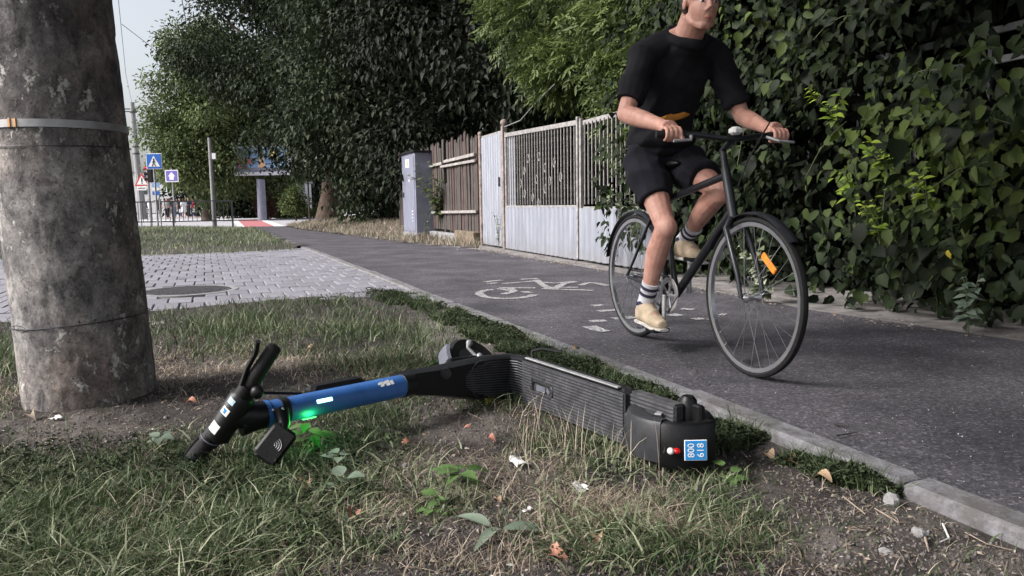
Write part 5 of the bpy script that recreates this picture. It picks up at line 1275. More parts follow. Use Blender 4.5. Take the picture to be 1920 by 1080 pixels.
# neck: the deck sweeps up into the stem as a flat curved plate
def blade_plate(name, pts, hw, th, m, parent, nside=None):
    vs = []; fs = []; k = len(pts)
    for i, p in enumerate(pts):
        t_ = (pts[min(i + 1, k - 1)] - pts[max(i - 1, 0)]).normalized(); w_ = Vector((0, 0, 1)) - t_ * t_.z; w_.normalize(); n_ = t_.cross(w_)
        if n_.y > 0: n_ = -n_
        h = hw[i]; q = th[i]; c = .35
        ring = [(-h, -q * c), (-h * .86, 0), (h * .86, 0), (h, -q * c), (h, -q * (1 - c)), (h * .86, -q), (-h * .86, -q), (-h, -q * (1 - c))]
        vs += [p + w_ * a + n_ * b for a, b in ring]
    for i in range(k - 1):
        for j in range(8): fs.append((i * 8 + j, i * 8 + (j + 1) % 8, (i + 1) * 8 + (j + 1) % 8, (i + 1) * 8 + j))
    fs += [tuple(range(7, -1, -1)), tuple(range((k - 1) * 8, k * 8))]
    return MB().add(vs, fs).build(name, m, parent, True)
B0 = d0 + dl_ * .004; stw = (Vector((T1.x, T1.y, T1.z)) - d0)
nk = [B0 + dl_ * .02 + dnrm * -.002, B0 - dl_ * .035 - dnrm * .004]
N1 = B0 - dl_ * .075 + dnrm * .012
nk += [N1, N1.lerp(T1, .2), N1.lerp(T1, .45), N1.lerp(T1, .7), N1.lerp(T1, .88), T1 + st * .02]
blade_plate('neck', nk, [Dw, Dw, Dw * .99, Dw * .95, Dw * .78, Dw * .58, .044, .038], [.05, .052, .058, .066, .072, .072, .07, .066], K['black'], sc)
gr = MB()
for k in range(15):
    f = -1 + 2 * (k + 1) / 16.; pts = []
    for i, p in enumerate(nk[:5]):
        h = [Dw, Dw, Dw * .99, Dw * .95, Dw * .78][i]; t_ = (nk[min(i + 1, 7)] - nk[max(i - 1, 0)]).normalized(); n_ = t_.cross(Vector((0, 0, 1))); n_ = -n_ if n_.y > 0 else n_
        if i == 4: p = nk[3].lerp(nk[4], max(.05, 1 - abs(f) ** 3 * 1.1)); h = Dw * .86
        pts.append(p + Vector((0, 0, f * h * .88)) + n_ * .001)
    gr.tube(pts, .0026, 5)
gr.build('neck_rib', K['deck'], sc); stuff(sc.children[-1])
tp_ = []
for a in np.linspace(-1.35, 1.35, 13): tp_.append(nk[3].lerp(nk[4], .72 * math.cos(a) ** .8 + .1) + Vector((0, 0, .074 * math.sin(a) / math.sin(1.35))) + Vector((-.25, -.97, 0)) * .003)
MB().tube(tp_, .0022, 6).build('neck_trim', K['fender'], sc)
# stem
SR = .037
MB().tube([T1, T1.lerp(T0, .5), T0], SR, 32).build('stem_tube', K['blue'], sc, True)
MB().lathe(T1 - st * .03, st, [(.030, 0), (.0395, .004), (.0395, .046), (.030, .05)], 28).build('lower_collar', K['black'], sc, True)
# lamp strip and lettering, set on the viewer's side of the tube
def tube_frame(u, a):
    """point on the tube skin: u along from the lower end, a turned from straight-at-camera upward"""
    p = T1.lerp(T0, u); v = Vector((0, 0, CH)) - p; v = (v - st * st.dot(v)).normalized(); w_ = st.cross(v); w_ = w_ if w_.z > 0 else -w_
    n_ = v * math.cos(a) + w_ * math.sin(a); return p + n_ * SR, n_, (w_ * math.cos(a) - v * math.sin(a))
Lt = (T1 - T0).length
p, n_, w_ = tube_frame(.655, .12); R_ = Matrix((st, w_, n_)).transposed()
MB().box(p, (.052, .0115, .004), R_, .0018).build('lamp_strip', K['led'], sc)
lg = MB()
for k, (a, ww, hh) in enumerate(((.145, .007, .020), (.17, .004, .026), (.185, .006, .024), (.205, .005, .012), (.225, .008, .022), (.243, .005, .008))):
    p, n_, w_ = tube_frame(a, .5 + .06 * (k % 2)); R_ = Matrix((st, w_, n_)).transposed(); lg.box(p + n_ * .0002, (ww * 1.5, hh * .8, .0012), R_)
lg.build('stem_lettering', K['white'], sc)
# black box behind the tube
MB().box(T1.lerp(T0, .62) + Vector((.02, .075, .024)), (.20, .055, .045), Matrix((st, Z1.cross(st), Z1)).transposed(), .012).build('black_box', K['black'], sc)
# handlebar end: black folding joint, collar and bar
H0 = D(432, 779, 2.02)
cr = MB(); cr.tube([T0 + st * -.005, T0 + st * .03, T0.lerp(H0, .5), H0], [.040, .041, .040, .036], 20)
cr.tube([T0.lerp(H0, .35) + Vector((0, 0, -.02)), T0.lerp(H0, .75) + Vector((0, 0, -.028))], [.028, .034], 14)
cr.build('folding_joint', K['black'], sc, True)
MB().lathe(T0, st, [(.030, -.004), (.0405, -.003), (.0405, .010), (.03, .011)], 28).build('blue_collar', K['blue'], sc, True)
HR = D(514, 652, 1.99); HL = D(352, 872, 2.04); HL.z = max(HL.z, .012)
bar_d = (HR - HL).normalized()
hbq = HL.lerp(HR, .5)
bar = MB().tube([HL + bar_d * .02, HL.lerp(H0, .5), H0 + Vector((0, -.012, 0)), H0.lerp(HR, .5), HR - bar_d * .02], [.017, .022, .024, .020, .0165], 18).build('handlebar', K['black'], sc, True)
MB().tube([H0.lerp(HR, -.34), H0.lerp(HR, -.30), H0.lerp(HR, .28), H0.lerp(HR, .34)], [.024, .0365, .0355, .022], 20).build('bar_console', K['black'], sc, True)
def grip(a, b, r0_, r1_):
    prof = []; L_ = (b - a).length; k = 16
    for i in range(k + 1): prof.append((r0_ + (r1_ - r0_) * i / k + (.0009 if i % 2 else 0), L_ * i / k))
    prof = [(.004, 0)] + prof + [(r1_ * .8, L_ + .004), (.003, L_ + .005)]
    MB().lathe(a, (b - a), prof, 22).build('grip', K['rubber'], sc, True)
grip(H0.lerp(HR, .46), HR, .0215, .0195); grip(H0.lerp(HL, .50), HL, .0255, .0215)
# brake lever, bell, throttle and its housings
lv0 = H0.lerp(HR, .42); lvt = D(484, 640, 1.965)
MB().tube([lv0 + Vector((-.012, -.015, .012)), lv0.lerp(lvt, .4) + Vector((-.012, 0, .006)), lv0.lerp(lvt, .75), lvt], [.009, .0075, .007, .0065], 8, flat=(0, 1, 0), flatk=1.5).build('brake_lever', K['black'], sc, True)
MB().ell(D(482, 735, 1.99), (.019, .017, .019)).build('throttle', K['black'], sc, True)
MB().tube([H0.lerp(HR, .28), H0.lerp(HR, .46)], .0275, 16).build('lever_clamp', K['black'], sc, True)
MB().tube([H0.lerp(HL, .25), H0.lerp(HL, .50)], .031, 16).build('lever_clamp', K['black'], sc, True)
MB().tube([H0.lerp(HL, .42) + Vector((-.012, -.012, .018)), HL.lerp(H0, .35) + Vector((-.028, .004, .006)), HL + Vector((-.02, .012, .012))], [.009, .0075, .006], 8).build('brake_lever', K['black'], sc, True)
MB().lathe(HL.lerp(H0, .55), bar_d, [(.026, 0), (.0325, .001), (.0325, .004), (.026, .005)], 18).build('cable_ring', K['greyblue'], sc, True)
cb = [H0.lerp(HL, .3) + Vector((.02, .01, .03)), H0 + Vector((.05, .05, .045)), T0 + Vector((-.02, .03, .055)), T0.lerp(T1, .2) + Vector((0, .045, .03))]
MB().tube(cb, .0045, 7).build('cable', K['rubber'], sc, True)
# stickers on the bar
def sticker(u, ang, w_, h_, m, name):
    c = H0.lerp(HR, u); v = Vector((0, 0, CH)) - c; v = (v - bar_d * bar_d.dot(v)).normalized(); q = bar_d.cross(v)
    n_ = v * math.cos(ang) + q * math.sin(ang); Y_ = n_.cross(bar_d)
    vs = []; fs = []; k = 7; r_ = .0372
    for i in range(k + 1):
        a = ang + (i / k - .5) * h_ / r_; d_ = v * math.cos(a) + q * math.sin(a)
        vs += [c + d_ * r_ - bar_d * w_ / 2, c + d_ * r_ + bar_d * w_ / 2]
    fs = [(2 * i, 2 * i + 1, 2 * i + 3, 2 * i + 2) for i in range(k)]
    o = MB().add(vs, fs).build(name, m, sc, True); return o, c + n_ * (r_ + .0006), bar_d, Y_, n_
sticker(-.16, -.55, .030, .030, K['white'], 'label')
o, p, X_, Y_, n_ = sticker(.088, -.5, .022, .026, K['white'], 'label')
MB().box(p, (.013, .006, .0010), Matrix((X_, Y_, n_)).transposed()).build('label_print', K['plate'], o); MB().box(p + X_ * .004 + Y_ * .005, (.005, .006, .0012), Matrix((X_, Y_, n_)).transposed()).build('label_print', K['plate'], o)
sticker(.235, -.5, .018, .022, plain('pale_blue_label', (.45, .62, .72), .5), 'label')
# charging pad hung under the tube
P0 = D(516, 833, 1.99); n_ = (Vector((-.10, -.1, CH + .1)) - P0).normalized(); Y_ = (D(540, 800, 2.0) - D(490, 868, 2.0)).normalized(); Y_ = (Y_ - n_ * n_.dot(Y_)).normalized(); X_ = Y_.cross(n_); Rp = Matrix((X_, Y_, n_)).transposed()
pad = MB().box(P0, (.074, .108, .026), Rp, .011).build('charging_pad', K['black'], sc)
MB().box(P0 + n_ * .0138, (.060, .094, .003), Rp, .001).build('pad_cover', K['rubber'], pad)
arcs = MB(); ca = P0 + n_ * .0158 - Y_ * .004 - X_ * .004
for r_ in (.006, .012, .018, .024):
    for side in (1,):
        pts = [ca + Y_ * (r_ * math.cos(a + 1.0) * .9) + X_ * (r_ * math.sin(a + 1.0)) for a in np.linspace(-.8, .8, 9)]
        arcs.tube(pts, .0014, 5)
arcs.build('wireless_symbol', plain('grey_print', (.30, .30, .32), .5), pad)
MB().tube([D(527, 770, 2.06), D(532, 795, 2.03), D(530, 812, 2.0)], [.022, .018, .014], 12).build('pad_clamp', K['black'], sc, True)
MB().lathe(T0.lerp(T1, .1), st, [(.036, -.012), (.0405, -.011), (.0405, .012), (.036, .013)], 28).build('clamp_band', K['black'], sc, True)
for a, b in ((512, 769), (530, 766)): MB().ell(D(a, b, 2.03), (.004, .004, .004)).build('bolt', K['chrome'], sc, True)
# green lamp below the stem
gp = T1.lerp(T0, .73) + Vector((.0, .0, -SR - .002)); MB().box(gp, (.045, .012, .004), Matrix((st, Z1.cross(st), Z1)).transposed(), .0015).build('under_lamp', K['greenled'], sc)
ll = bpy.data.lights.new('scooter_lamp', 'POINT'); ll.energy = .08; ll.color = (.06, 1, .12); ll.shadow_soft_size = .015
lo = bpy.data.objects.new('scooter_lamp', ll); COL.objects.link(lo); lo.location = D(584, 784, 2.13)
# front wheel turned out behind the neck
ax = Vector((.56, -.45, .70)).normalized(); Wc = D(886, 684, 2.86); RW = .118
fwh = MB(); prof = [(RW - .045, -.020), (RW - .012, -.026), (RW, -.012), (RW + .002, 0), (RW, .012), (RW - .012, .026), (RW - .045, .020), (RW - .045, -.020)]
wh = MB().lathe(Wc, ax, [(.02, -.018), (.072, -.018), (.075, 0), (.072, .018), (.02, .018)], 32).build('wheel', K['fender'], sc, True)
fwh.lathe(Wc, ax, prof, 44).build('tyre', K['rubber'], wh, True)
hub = MB().lathe(Wc, ax, [(.001, -.034), (.030, -.032), (.034, -.018), (.034, .018), (.030, .032), (.001, .034)], 20).build('hub', K['fender'], wh, True)
sp = MB()
for k in range(5):
    a = 2 * math.pi * k / 5; N_ = ax.orthogonal().normalized(); B_ = ax.cross(N_); d_ = N_ * math.cos(a) + B_ * math.sin(a); sp.tube([Wc + d_ * .03, Wc + d_ * .074], .009, 6)
sp.build('spokes', K['fender'], wh, True)
st2 = (st - ax * ax.dot(st)).normalized()
# mudguard round the stem side of the wheel
MB().lathe(Wc, ax, [(RW + .006, -.036), (RW + .018, -.030), (RW + .020, 0), (RW + .018, .030), (RW + .006, .036), (RW + .004, .034), (RW + .013, 0), (RW + .004, -.034), (RW + .006, -.036)], 20, x0=st2, a0=-.75, a1=.95).build('front_mudguard', K['greyblue'], sc, True)
fk = MB()
for s_ in (-1, 1): fk.tube([T1 - st * .16 + ax * (.02 * s_), Wc + st2 * (RW + .03) + ax * (.042 * s_), Wc + ax * (.044 * s_)], [.020, .016, .013], 10)
fk.build('fork', K['black'], sc, True)
MB().ell(Wc + ax * .052, (.016, .016, .016)).build('axle_nut', K['galv'], sc, True)
MB().tube([Wc + ax * .05 + st2 * .01, Wc + ax * .05 + st2.cross(ax) * .05 + st2 * .03, Wc + ax * .045 + st2.cross(ax) * .075], [.008, .006, .014], 8).build('brake_arm', K['galv'], sc, True)
# kickstand loop above the deck edge
ks = [d0 + dl_ * .03 - dnrm * .03 + Vector((0, 0, Dw)), d0 + dl_ * .02 - dnrm * .035 + Vector((0, 0, Dw + .025)), d0 + dl_ * .05 - dnrm * .06 + Vector((0, 0, Dw + .036)), d0 + dl_ * .12 - dnrm * .10 + Vector((0, 0, Dw + .03))]
MB().tube(ks, .0065, 8).build('kickstand', K['black'], sc, True)
# rear: grooved tail strip, rear wheel under the horseshoe mudguard, lamp and plate
E0 = d0 + dl_ * (DL + .004)
MB().box(E0 + dl_ * .10 - dnrm * .03 + Vector((0, 0, Dw - .026)), (.195, .035, .050), Rdk, .005).build('tail_arm', K['mat'], sc)
gr = MB()
for k in range(4): gr.box(E0 + dl_ * .10 - dnrm * .0115 + Vector((0, 0, Dw - .009 - k * .0115)), (.185, .004, .0066), Rdk)
gr.box(E0 + dl_ * .10 - dnrm * .03 + Vector((0, 0, Dw + .0005)), (.185, .03, .003), Rdk)
gr.build('tail_rib', K['deck'], sc); stuff(sc.children[-1])
Rc = E0 + dl_ * .135 - dnrm * .072 + Vector((0, 0, .016)); RR = .112
rw = MB().lathe(Rc, (0, 0, 1), [(.02, -.022), (.068, -.022), (.07, 0), (.068, .022), (.02, .022)], 32).build('wheel', K['fender'], sc, True)
MB().lathe(Rc, (0, 0, 1), [(r_ if r_ > .08 else r_, h_) for r_, h_ in [(RR - .045, -.022), (RR - .012, -.028), (RR, -.012), (RR + .002, 0), (RR, .012), (RR - .012, .028), (RR - .045, .022), (RR - .045, -.022)]], 44).build('tyre', K['rubber'], rw, True)
MB().lathe(Rc, (0, 0, 1), [(.001, .022), (.02, .022), (.024, .018), (.024, .010), (.058, .006), (.06, .0), (.06, -.02)], 28).build('hub', K['black'], rw, True)
# horseshoe shell: wide band wrapping the wheel on the viewer's side, flat lip on top
GO = RR + .028
hs_ = MB(); a0_, a1_ = -2.15, .52
hs_.lathe(Rc, (0, 0, 1), [(.078, .030), (GO - .018, .040), (GO - .004, .036), (GO, .026), (GO + .002, -.03), (GO - .004, -.080), (GO - .03, -.092), (GO - .032, -.086), (GO - .010, -.055), (GO - .006, .022), (.078, .024), (.078, .030)], 40, x0=dnrm, a0=a0_, a1=a1_)
hs_.build('rear_mudguard', K['fender'], sc, True)
MB().box(E0 + dl_ * .02 - dnrm * .012 + Vector((0, 0, -.028)), (.05, .05, .118), Rdk, .010).build('mudguard_root', K['fender'], sc)
MB().box(Rc + dl_ * -.01 + dnrm * .040 + Vector((0, 0, .040)), (.020, .10, .005), Rdk @ Matrix.Rotation(.55, 3, 'Z'), .001).build('brace', K['galv'], sc)
AX = Rc + dl_ * .045 - dnrm * .005
MB().tube([AX + Vector((0, 0, .0)), AX + Vector((0, 0, .075)), AX + Vector((0, 0, .088))], [.028, .026, .016], 16).build('axle_cover', K['black'], sc, True)
MB().box(AX + dl_ * .040 + Vector((0, 0, .046)), (.04, .022, .05), Rdk, .005).build('axle_bracket', K['black'], sc)
MB().lathe(Rc, (0, 0, 1), [(GO - .03, .034), (GO - .010, .034), (GO - .002, .026), (GO - .002, -.080), (GO - .008, -.092), (GO - .03, -.098)], 22, x0=dnrm, a0=.50, a1=1.72).build('tail_block', K['black'], sc, True)
def rim_pt(a, r_): return Rc + (dnrm * math.cos(a) + dl_ * math.sin(a)) * r_
pn = (dnrm * math.cos(1.05) + dl_ * math.sin(1.05) + Vector((0, 0, .12))).normalized(); px_ = Vector((0, 0, 1)).cross(pn).normalized(); py_ = pn.cross(px_); Rt = Matrix((px_, py_, pn)).transposed()
pd = rim_pt(1.20, GO + .002) + Vector((0, 0, -.036))
MB().box(pd - pn * .009, (.066, .060, .020), Rt, .004).build('plate_mount', K['black'], sc)
plt = MB().box(pd + pn * .006, (.062, .056, .003), Rt, .001).build('number_plate', K['white'], sc)
MB().box(pd + pn * .0077, (.058, .052, .0012), Rt).build('plate_field', K['plate'], plt)
text_mesh('plate_digits', '800', .0265, pd + pn * .0088 - px_ * .0125, py_, -px_, K['white'], plt, .0004)
text_mesh('plate_digits', '618', .0265, pd + pn * .0088 + px_ * .0135, py_, -px_, K['white'], plt, .0004)
lc = rim_pt(.80, GO) + Vector((0, 0, -.040))
MB().ell(lc - px_ * .010, (.010, .010, .015), Rt).build('lamp_lens', K['clear'], sc, True); MB().ell(lc + px_ * .006, (.012, .009, .013), Rt).build('tail_lamp', K['red'], sc, True)

# ---------------------------------------------------------------- bicycle and rider
BO = Vector((.695, 4.12, 0)); bh = Vector((.302, -.953, 0)).normalized(); bl = Vector((-bh.y, bh.x, 0))
TB = Matrix((bh, bl, Vector((0, 0, 1)))).transposed().to_4x4(); TB.translation = BO
bike = thing('bicycle', 'dark bicycle ridden along the cycle path past the fallen scooter', 'bicycle', BO, Matrix((bh, bl, Vector((0, 0, 1)))).transposed())
WR = .340; WB = 1.06
def bm(): return MB(TB)
def bwheel(cx):
    c = Vector((cx, 0, WR)); w_ = bm().lathe(c, (0, 1, 0), [(WR - .040, -.010), (WR - .022, -.012), (WR - .022, .012), (WR - .040, .010), (WR - .040, -.010)], 56).build('wheel', K['chrome'], bike, True)
    bm().lathe(c, (0, 1, 0), [(WR - .026, -.010), (WR - .014, -.0165), (WR - .004, -.012), (WR, 0), (WR - .004, .012), (WR - .014, .0165), (WR - .026, .010)], 64).build('tyre', K['rubber'], w_, True)
    bm().lathe(c, (0, 1, 0), [(.006, -.05), (.022, -.034), (.022, -.03), (.014, -.02), (.014, .02), (.022, .03), (.022, .034), (.006, .05)], 16).build('hub', K['chrome'], w_, True)
    me = None
    for k in range(28):
        a = 2 * math.pi * k / 28; s_ = 1 if k % 2 else -1; a2 = a + (.5 if k % 4 < 2 else -.5)
        o = bm().tube([c + Vector((.020 * math.cos(a2), .03 * s_, .020 * math.sin(a2))), c + Vector(((WR - .035) * math.cos(a), 0, (WR - .035) * math.sin(a)))], .0011, 4).build('spoke', K['chrome'], w_)
    return w_, c
bwheel(0.0); fwl, fc = bwheel(WB)
bm().box(fc + Vector((.09, .012, .15)), (.03, .012, .11), Matrix.Rotation(-.9, 3, 'Y'), .004).build('spoke_reflector', K['reflector'], fwl)
BB = Vector((.44, 0, .285)); SEAT = Vector((.28, 0, .80)); HT = Vector((.86, 0, .86)); HB = Vector((.905, 0, .70))
fr = bm(); 
for a, b, r_ in ((BB, SEAT, .016), (SEAT + Vector((.02, 0, -.05)), HT, .017), (BB, HB, .021), (HT + Vector((-.012, 0, .03)), HB + Vector((.01, 0, -.03)), .021)): fr.tube([a, b], r_, 12)
for s_ in (-1, 1):
    fr.tube([BB + Vector((-.03, .03 * s_, 0)), Vector((0, .055 * s_, WR))], [.011, .008], 8); fr.tube([SEAT + Vector((.0, .018 * s_, -.04)), Vector((0, .055 * s_, WR))], [.009, .007], 8)
fr.build('frame', K['frame'], bike, True)
fk = bm()
for s_ in (-1, 1): fk.tube([HB + Vector((.012, .012 * s_, -.03)), HB + Vector((.03, .05 * s_, -.07)), fc + Vector((-.03, .055 * s_, .1)), fc + Vector((0, .055 * s_, 0))], [.016, .014, .011, .009], 10)
fk.build('fork', K['frame'], bike, True)
bm().tube([SEAT, SEAT + Vector((-.035, 0, .12))], .0135, 10).build('seat_post', K['galv'], bike, True)
sd = bm(); sd.ell((.20, 0, .935), (.12, .075, .032)); sd.ell((.33, 0, .935), (.13, .03, .024)); sd.remesh('saddle', K['black'], .006, 4, bike)
bm().tube([HT + Vector((-.01, 0, .02)), HT + Vector((-.035, 0, .11)), HT + Vector((.03, 0, .15))], .016, 12).build('handlebar_stem', K['frame'], bike, True)
HC = HT + Vector((.03, 0, .155))
bm().tube([HC + Vector((-.055, .33, .02)), HC + Vector((-.02, .17, .018)), HC + Vector((0, .04, 0)), HC + Vector((0, -.04, 0)), HC + Vector((-.02, -.17, .018)), HC + Vector((-.055, -.33, .02))], .0125, 12).build('handlebar', K['frame'], bike, True)
for s_ in (-1, 1):
    bm().tube([HC + Vector((-.057, .335 * s_, .02)), HC + Vector((-.030, .21 * s_, .019))], .0165, 12).build('grip', K['rubber'], bike, True)
    bm().tube([HC + Vector((-.015, .19 * s_, .01)), HC + Vector((.035, .22 * s_, -.01)), HC + Vector((.03, .30 * s_, -.015))], [.008, .006, .006], 8).build('brake_lever', K['galv'], bike, True)
bm().tube([HC + Vector((.0, .15, .01)), HC + Vector((.13, .10, .06)), HC + Vector((.12, 0, -.10)), HC + Vector((.05, 0, -.22))], .003, 6).build('brake_cable', K['rubber'], bike, True)
bm().box(HC + Vector((.03, 0, .03)), (.05, .05, .035), None, .01).build('head_lamp', K['clear'], bike)
cr = bm(); cr.lathe(BB, (0, 1, 0), [(.06, -.046), (.088, -.047), (.09, -.044), (.06, -.042), (.06, -.046)], 40)
for k in range(5):
    a = 2 * math.pi * k / 5; cr.tube([BB + Vector((0, -.045, 0)), BB + Vector((.07 * math.cos(a), -.045, .07 * math.sin(a)))], .006, 6)
cr.build('chainring', K['galv'], bike)
ch = bm(); ch.tube([BB + Vector((.0, -.045, .09)), Vector((0, -.045, WR + .035)), Vector((-.034, -.045, WR)), Vector((0, -.045, WR - .035)), BB + Vector((0, -.045, -.09)), BB + Vector((.088, -.045, 0))], .005, 6, closed=True); ch.build('chain', K['darkmetal'], bike)
CA = math.radians(-82)
PR = BB + Vector((.17 * math.cos(CA), -.12, .17 * math.sin(CA))); PLp = BB + Vector((-.17 * math.cos(CA), .12, -.17 * math.sin(CA)))
for p_, s_ in ((PR, -1), (PLp, 1)):
    bm().tube([BB + Vector((0, .07 * s_, 0)), Vector((p_.x, .085 * s_, p_.z))], [.013, .010], 8).build('crank', K['galv'], bike, True)
    bm().box(p_, (.095, .09, .022), None, .005).build('pedal', K['black'], bike)
# mudguards
for cx, a0_, a1_ in ((0.0, 0.4, 2.9), (WB, .75, 2.6)):
    bm().lathe((cx, 0, WR), (0, -1, 0), [(WR + .012, -.026), (WR + .020, -.015), (WR + .022, 0), (WR + .020, .015), (WR + .012, .026), (WR + .010, .024), (WR + .018, 0), (WR + .010, -.024), (WR + .012, -.026)], 26, x0=(1, 0, 0), a0=a0_, a1=a1_).build('mudguard', K['frame'], bike, True)

rider = thing('person', 'cyclist in black T-shirt and dark shorts riding towards us on the path', 'person', BO, Matrix((bh, bl, Vector((0, 0, 1)))).transposed())
hipR = Vector((.25, -.095, .97)); hipL = Vector((.25, .095, .97))
ankR = Vector((PR.x - .12, -.125, PR.z + .115)); ankL = Vector((PLp.x - .12, .125, PLp.z + .095))
def knee(h, a, l1=.44, l2=.43):
    d = a - h; L_ = d.length; L_ = min(L_, l1 + l2 - .002); x = (l1 * l1 - l2 * l2 + L_ * L_) / (2 * L_); y = math.sqrt(max(0, l1 * l1 - x * x)); u = d.normalized(); f_ = Vector((1, 0, .1)); f_ = (f_ - u * u.dot(f_)).normalized(); return h + u * x + f_ * y
kR = knee(hipR, ankR); kL = knee(hipL, ankL)
shR = Vector((.455, -.195, 1.455)); shL = Vector((.455, .195, 1.455))
gR = HC + Vector((-.043, -.272, .02)); gL = HC + Vector((-.043, .272, .02))
wrR = gR + Vector((-.072, .008, .042)); wrL = gL + Vector((-.072, -.008, .042))
def elbow(s_, w_, side, l1=.325, l2=.285):
    d = w_ - s_; L_ = min(d.length, l1 + l2 - .004); x = (l1 * l1 - l2 * l2 + L_ * L_) / (2 * L_); y = math.sqrt(max(0, l1 * l1 - x * x)); u = d.normalized(); o_ = Vector((-.35, side * .55, -.9)); o_ = (o_ - u * u.dot(o_)).normalized(); return s_ + u * x + o_ * y
eR = elbow(shR, wrR, -1); eL = elbow(shL, wrL, 1)
body = bm()
def limb(mb, a, b, rs, flat=None, fk_=1, n=12): mb.tube([a.lerp(b, i / (len(rs) - 1)) for i in range(len(rs))], rs, n, flat=flat, flatk=fk_)
for h_, k_, a_ in ((hipR, kR, ankR), (hipL, kL, ankL)):
    limb(body, h_, k_, [.088, .086, .078, .068, .057, .052]); body.ell(k_ + Vector((.008, 0, 0)), (.055, .052, .058))
    sh_ = k_.lerp(a_, .3); cd = (Vector((-1, 0, 0))); u_ = (a_ - k_).normalized(); cd = (cd - u_ * u_.dot(cd)).normalized()
    pts = [k_, k_.lerp(a_, .15) + cd * .008, k_.lerp(a_, .32) + cd * .016, k_.lerp(a_, .5) + cd * .012, k_.lerp(a_, .75) + cd * .002, a_]
    body.tube(pts, [.050, .053, .056, .050, .037, .034], 14); body.ell(a_, (.038, .036, .036))
    body.tube([a_, a_ + Vector((.05, 0, -.05)), a_ + Vector((.13, 0, -.075))], [.035, .035, .03], 10)
# torso
tor = [(Vector((.235, 0, .95)), .14, .118), (Vector((.245, 0, 1.04)), .152, .115), (Vector((.275, 0, 1.16)), .148, .110), (Vector((.325, 0, 1.29)), .166, .120), (Vector((.39, 0, 1.40)), .175, .118), (Vector((.455, 0, 1.485)), .135, .085), (Vector((.495, 0, 1.52)), .075, .065)]
def torso(mb, grow=0.0, sel=slice(None)):
    L_ = tor[sel]; vs = []; n = 20; fs = []
    for i, (c, a, b) in enumerate(L_):
        t_ = (L_[min(i + 1, len(L_) - 1)][0] - L_[max(i - 1, 0)][0]).normalized(); Y_ = Vector((0, 1, 0)); X_ = Y_.cross(t_)
        for j in range(n):
            q = 2 * math.pi * j / n; vs.append(c + Y_ * ((a + grow) * math.cos(q)) + X_ * ((b + grow) * math.sin(q)))
    for i in range(len(L_) - 1):
        for j in range(n): fs.append((i * n + j, i * n + (j + 1) % n, (i + 1) * n + (j + 1) % n, (i + 1) * n + j))
    fs += [tuple(range(n - 1, -1, -1)), tuple(range((len(L_) - 1) * n, len(L_) * n))]; mb.add(vs, fs)
torso(body)
for s_, e_, w_ in ((shR, eR, wrR), (shL, eL, wrL)):
    limb(body, s_, e_, [.052, .051, .047, .043, .041]); body.ell(e_, (.041, .041, .041)); limb(body, e_, w_, [.042, .044, .040, .033, .027], n=12)
# neck and head
nb_ = Vector((.485, 0, 1.48)); hc = Vector((.640, 0, 1.648)); Rh = Matrix.Rotation(math.radians(14), 3, 'Y') @ Matrix.Rotation(math.radians(-8), 3, 'Z')
body.tube([nb_, Vector((.535, 0, 1.535)), Vector((.590, 0, 1.600))], [.074, .068, .066], 16)
for s_ in (-1, 1): body.tube([Vector((.51, .02 * s_, 1.535)), Vector((.48, .09 * s_, 1.505)), Vector((.455, .17 * s_, 1.465))], [.045, .045, .045], 10)
def hp(x, y, z): return hc + Rh @ Vector((x, y, z))
body.ell(hp(-.01, 0, .035), (.098, .077, .088), Rh, 20, 14); body.ell(hp(.022, 0, -.030), (.074, .064, .085), Rh, 18, 12); body.ell(hp(.052, 0, -.088), (.036, .036, .028), Rh)
body.tube([hp(-.01, .058, -.06), hp(.03, .045, -.088), hp(.065, .012, -.100), hp(.065, -.012, -.100), hp(.03, -.045, -.088), hp(-.01, -.058, -.06)], .018, 8)
body.tube([hp(.083, 0, .022), hp(.096, 0, -.003), hp(.107, 0, -.022)], [.009, .0105, .0125], 10); body.ell(hp(.096, .012, -.028), (.010, .008, .008)); body.ell(hp(.096, -.012, -.028), (.010, .008, .008))
body.tube([hp(.072, .045, .026), hp(.088, .02, .032), hp(.088, -.02, .032), hp(.072, -.045, .026)], .010, 8)
body.tube([hp(.080, .022, -.060), hp(.091, 0, -.056), hp(.080, -.022, -.060)], .0065, 8); body.tube([hp(.080, .018, -.068), hp(.089, 0, -.070), hp(.080, -.018, -.068)], .0068, 8)
for s_ in (-1, 1): body.ell(hp(.044, .042 * s_, -.022), (.024, .020, .020), Rh); body.ell(hp(-.012, .078 * s_, -.008), (.018, .008, .030), Rh)
# hands closed round the grips
def hand(mb, g, w_, side):
    axis = Vector((-.025 * 0, side, 0)).normalized(); up_ = Vector((0, 0, 1))
    palm = g + Vector((-.022, 0, .022)); mb.tube([w_, w_.lerp(palm, .5), palm + Vector((.012, 0, .004))], [.026, .034, .036], 12, flat=(0, 1, 0), flatk=1.15)
    for k, (o_, rr_, ln) in enumerate(((-.034, .0098, 1.0), (-.012, .0102, 1.08), (.011, .0098, 1.03), (.032, .0085, .86))):
        c = g + axis * o_; pts = []
        for i in range(7):
            a = math.radians(105 - (235 * ln) * i / 6); pts.append(c + Vector((math.cos(a) * .0275, 0, math.sin(a) * .0275)))
        mb.tube([palm + axis * o_ * .95 + Vector((0, 0, .006))] + pts, [.012] + [rr_, rr_ * 1.05, rr_, rr_ * .98, rr_ * .95, rr_ * .9, rr_ * .8], 8)
    th = [palm - axis * .032 + Vector((-.008, 0, -.004)), g - axis * .050 + Vector((.0, 0, -.004)), g - axis * .046 + Vector((.022, 0, -.020)), g - axis * .030 + Vector((.034, 0, -.022))]
    mb.tube(th, [.015, .012, .0108, .009], 8)
hand(body, gR, wrR, -1); hand(body, gL, wrL, 1)
body.remesh('body', K['skin'], .0046, 6, rider)
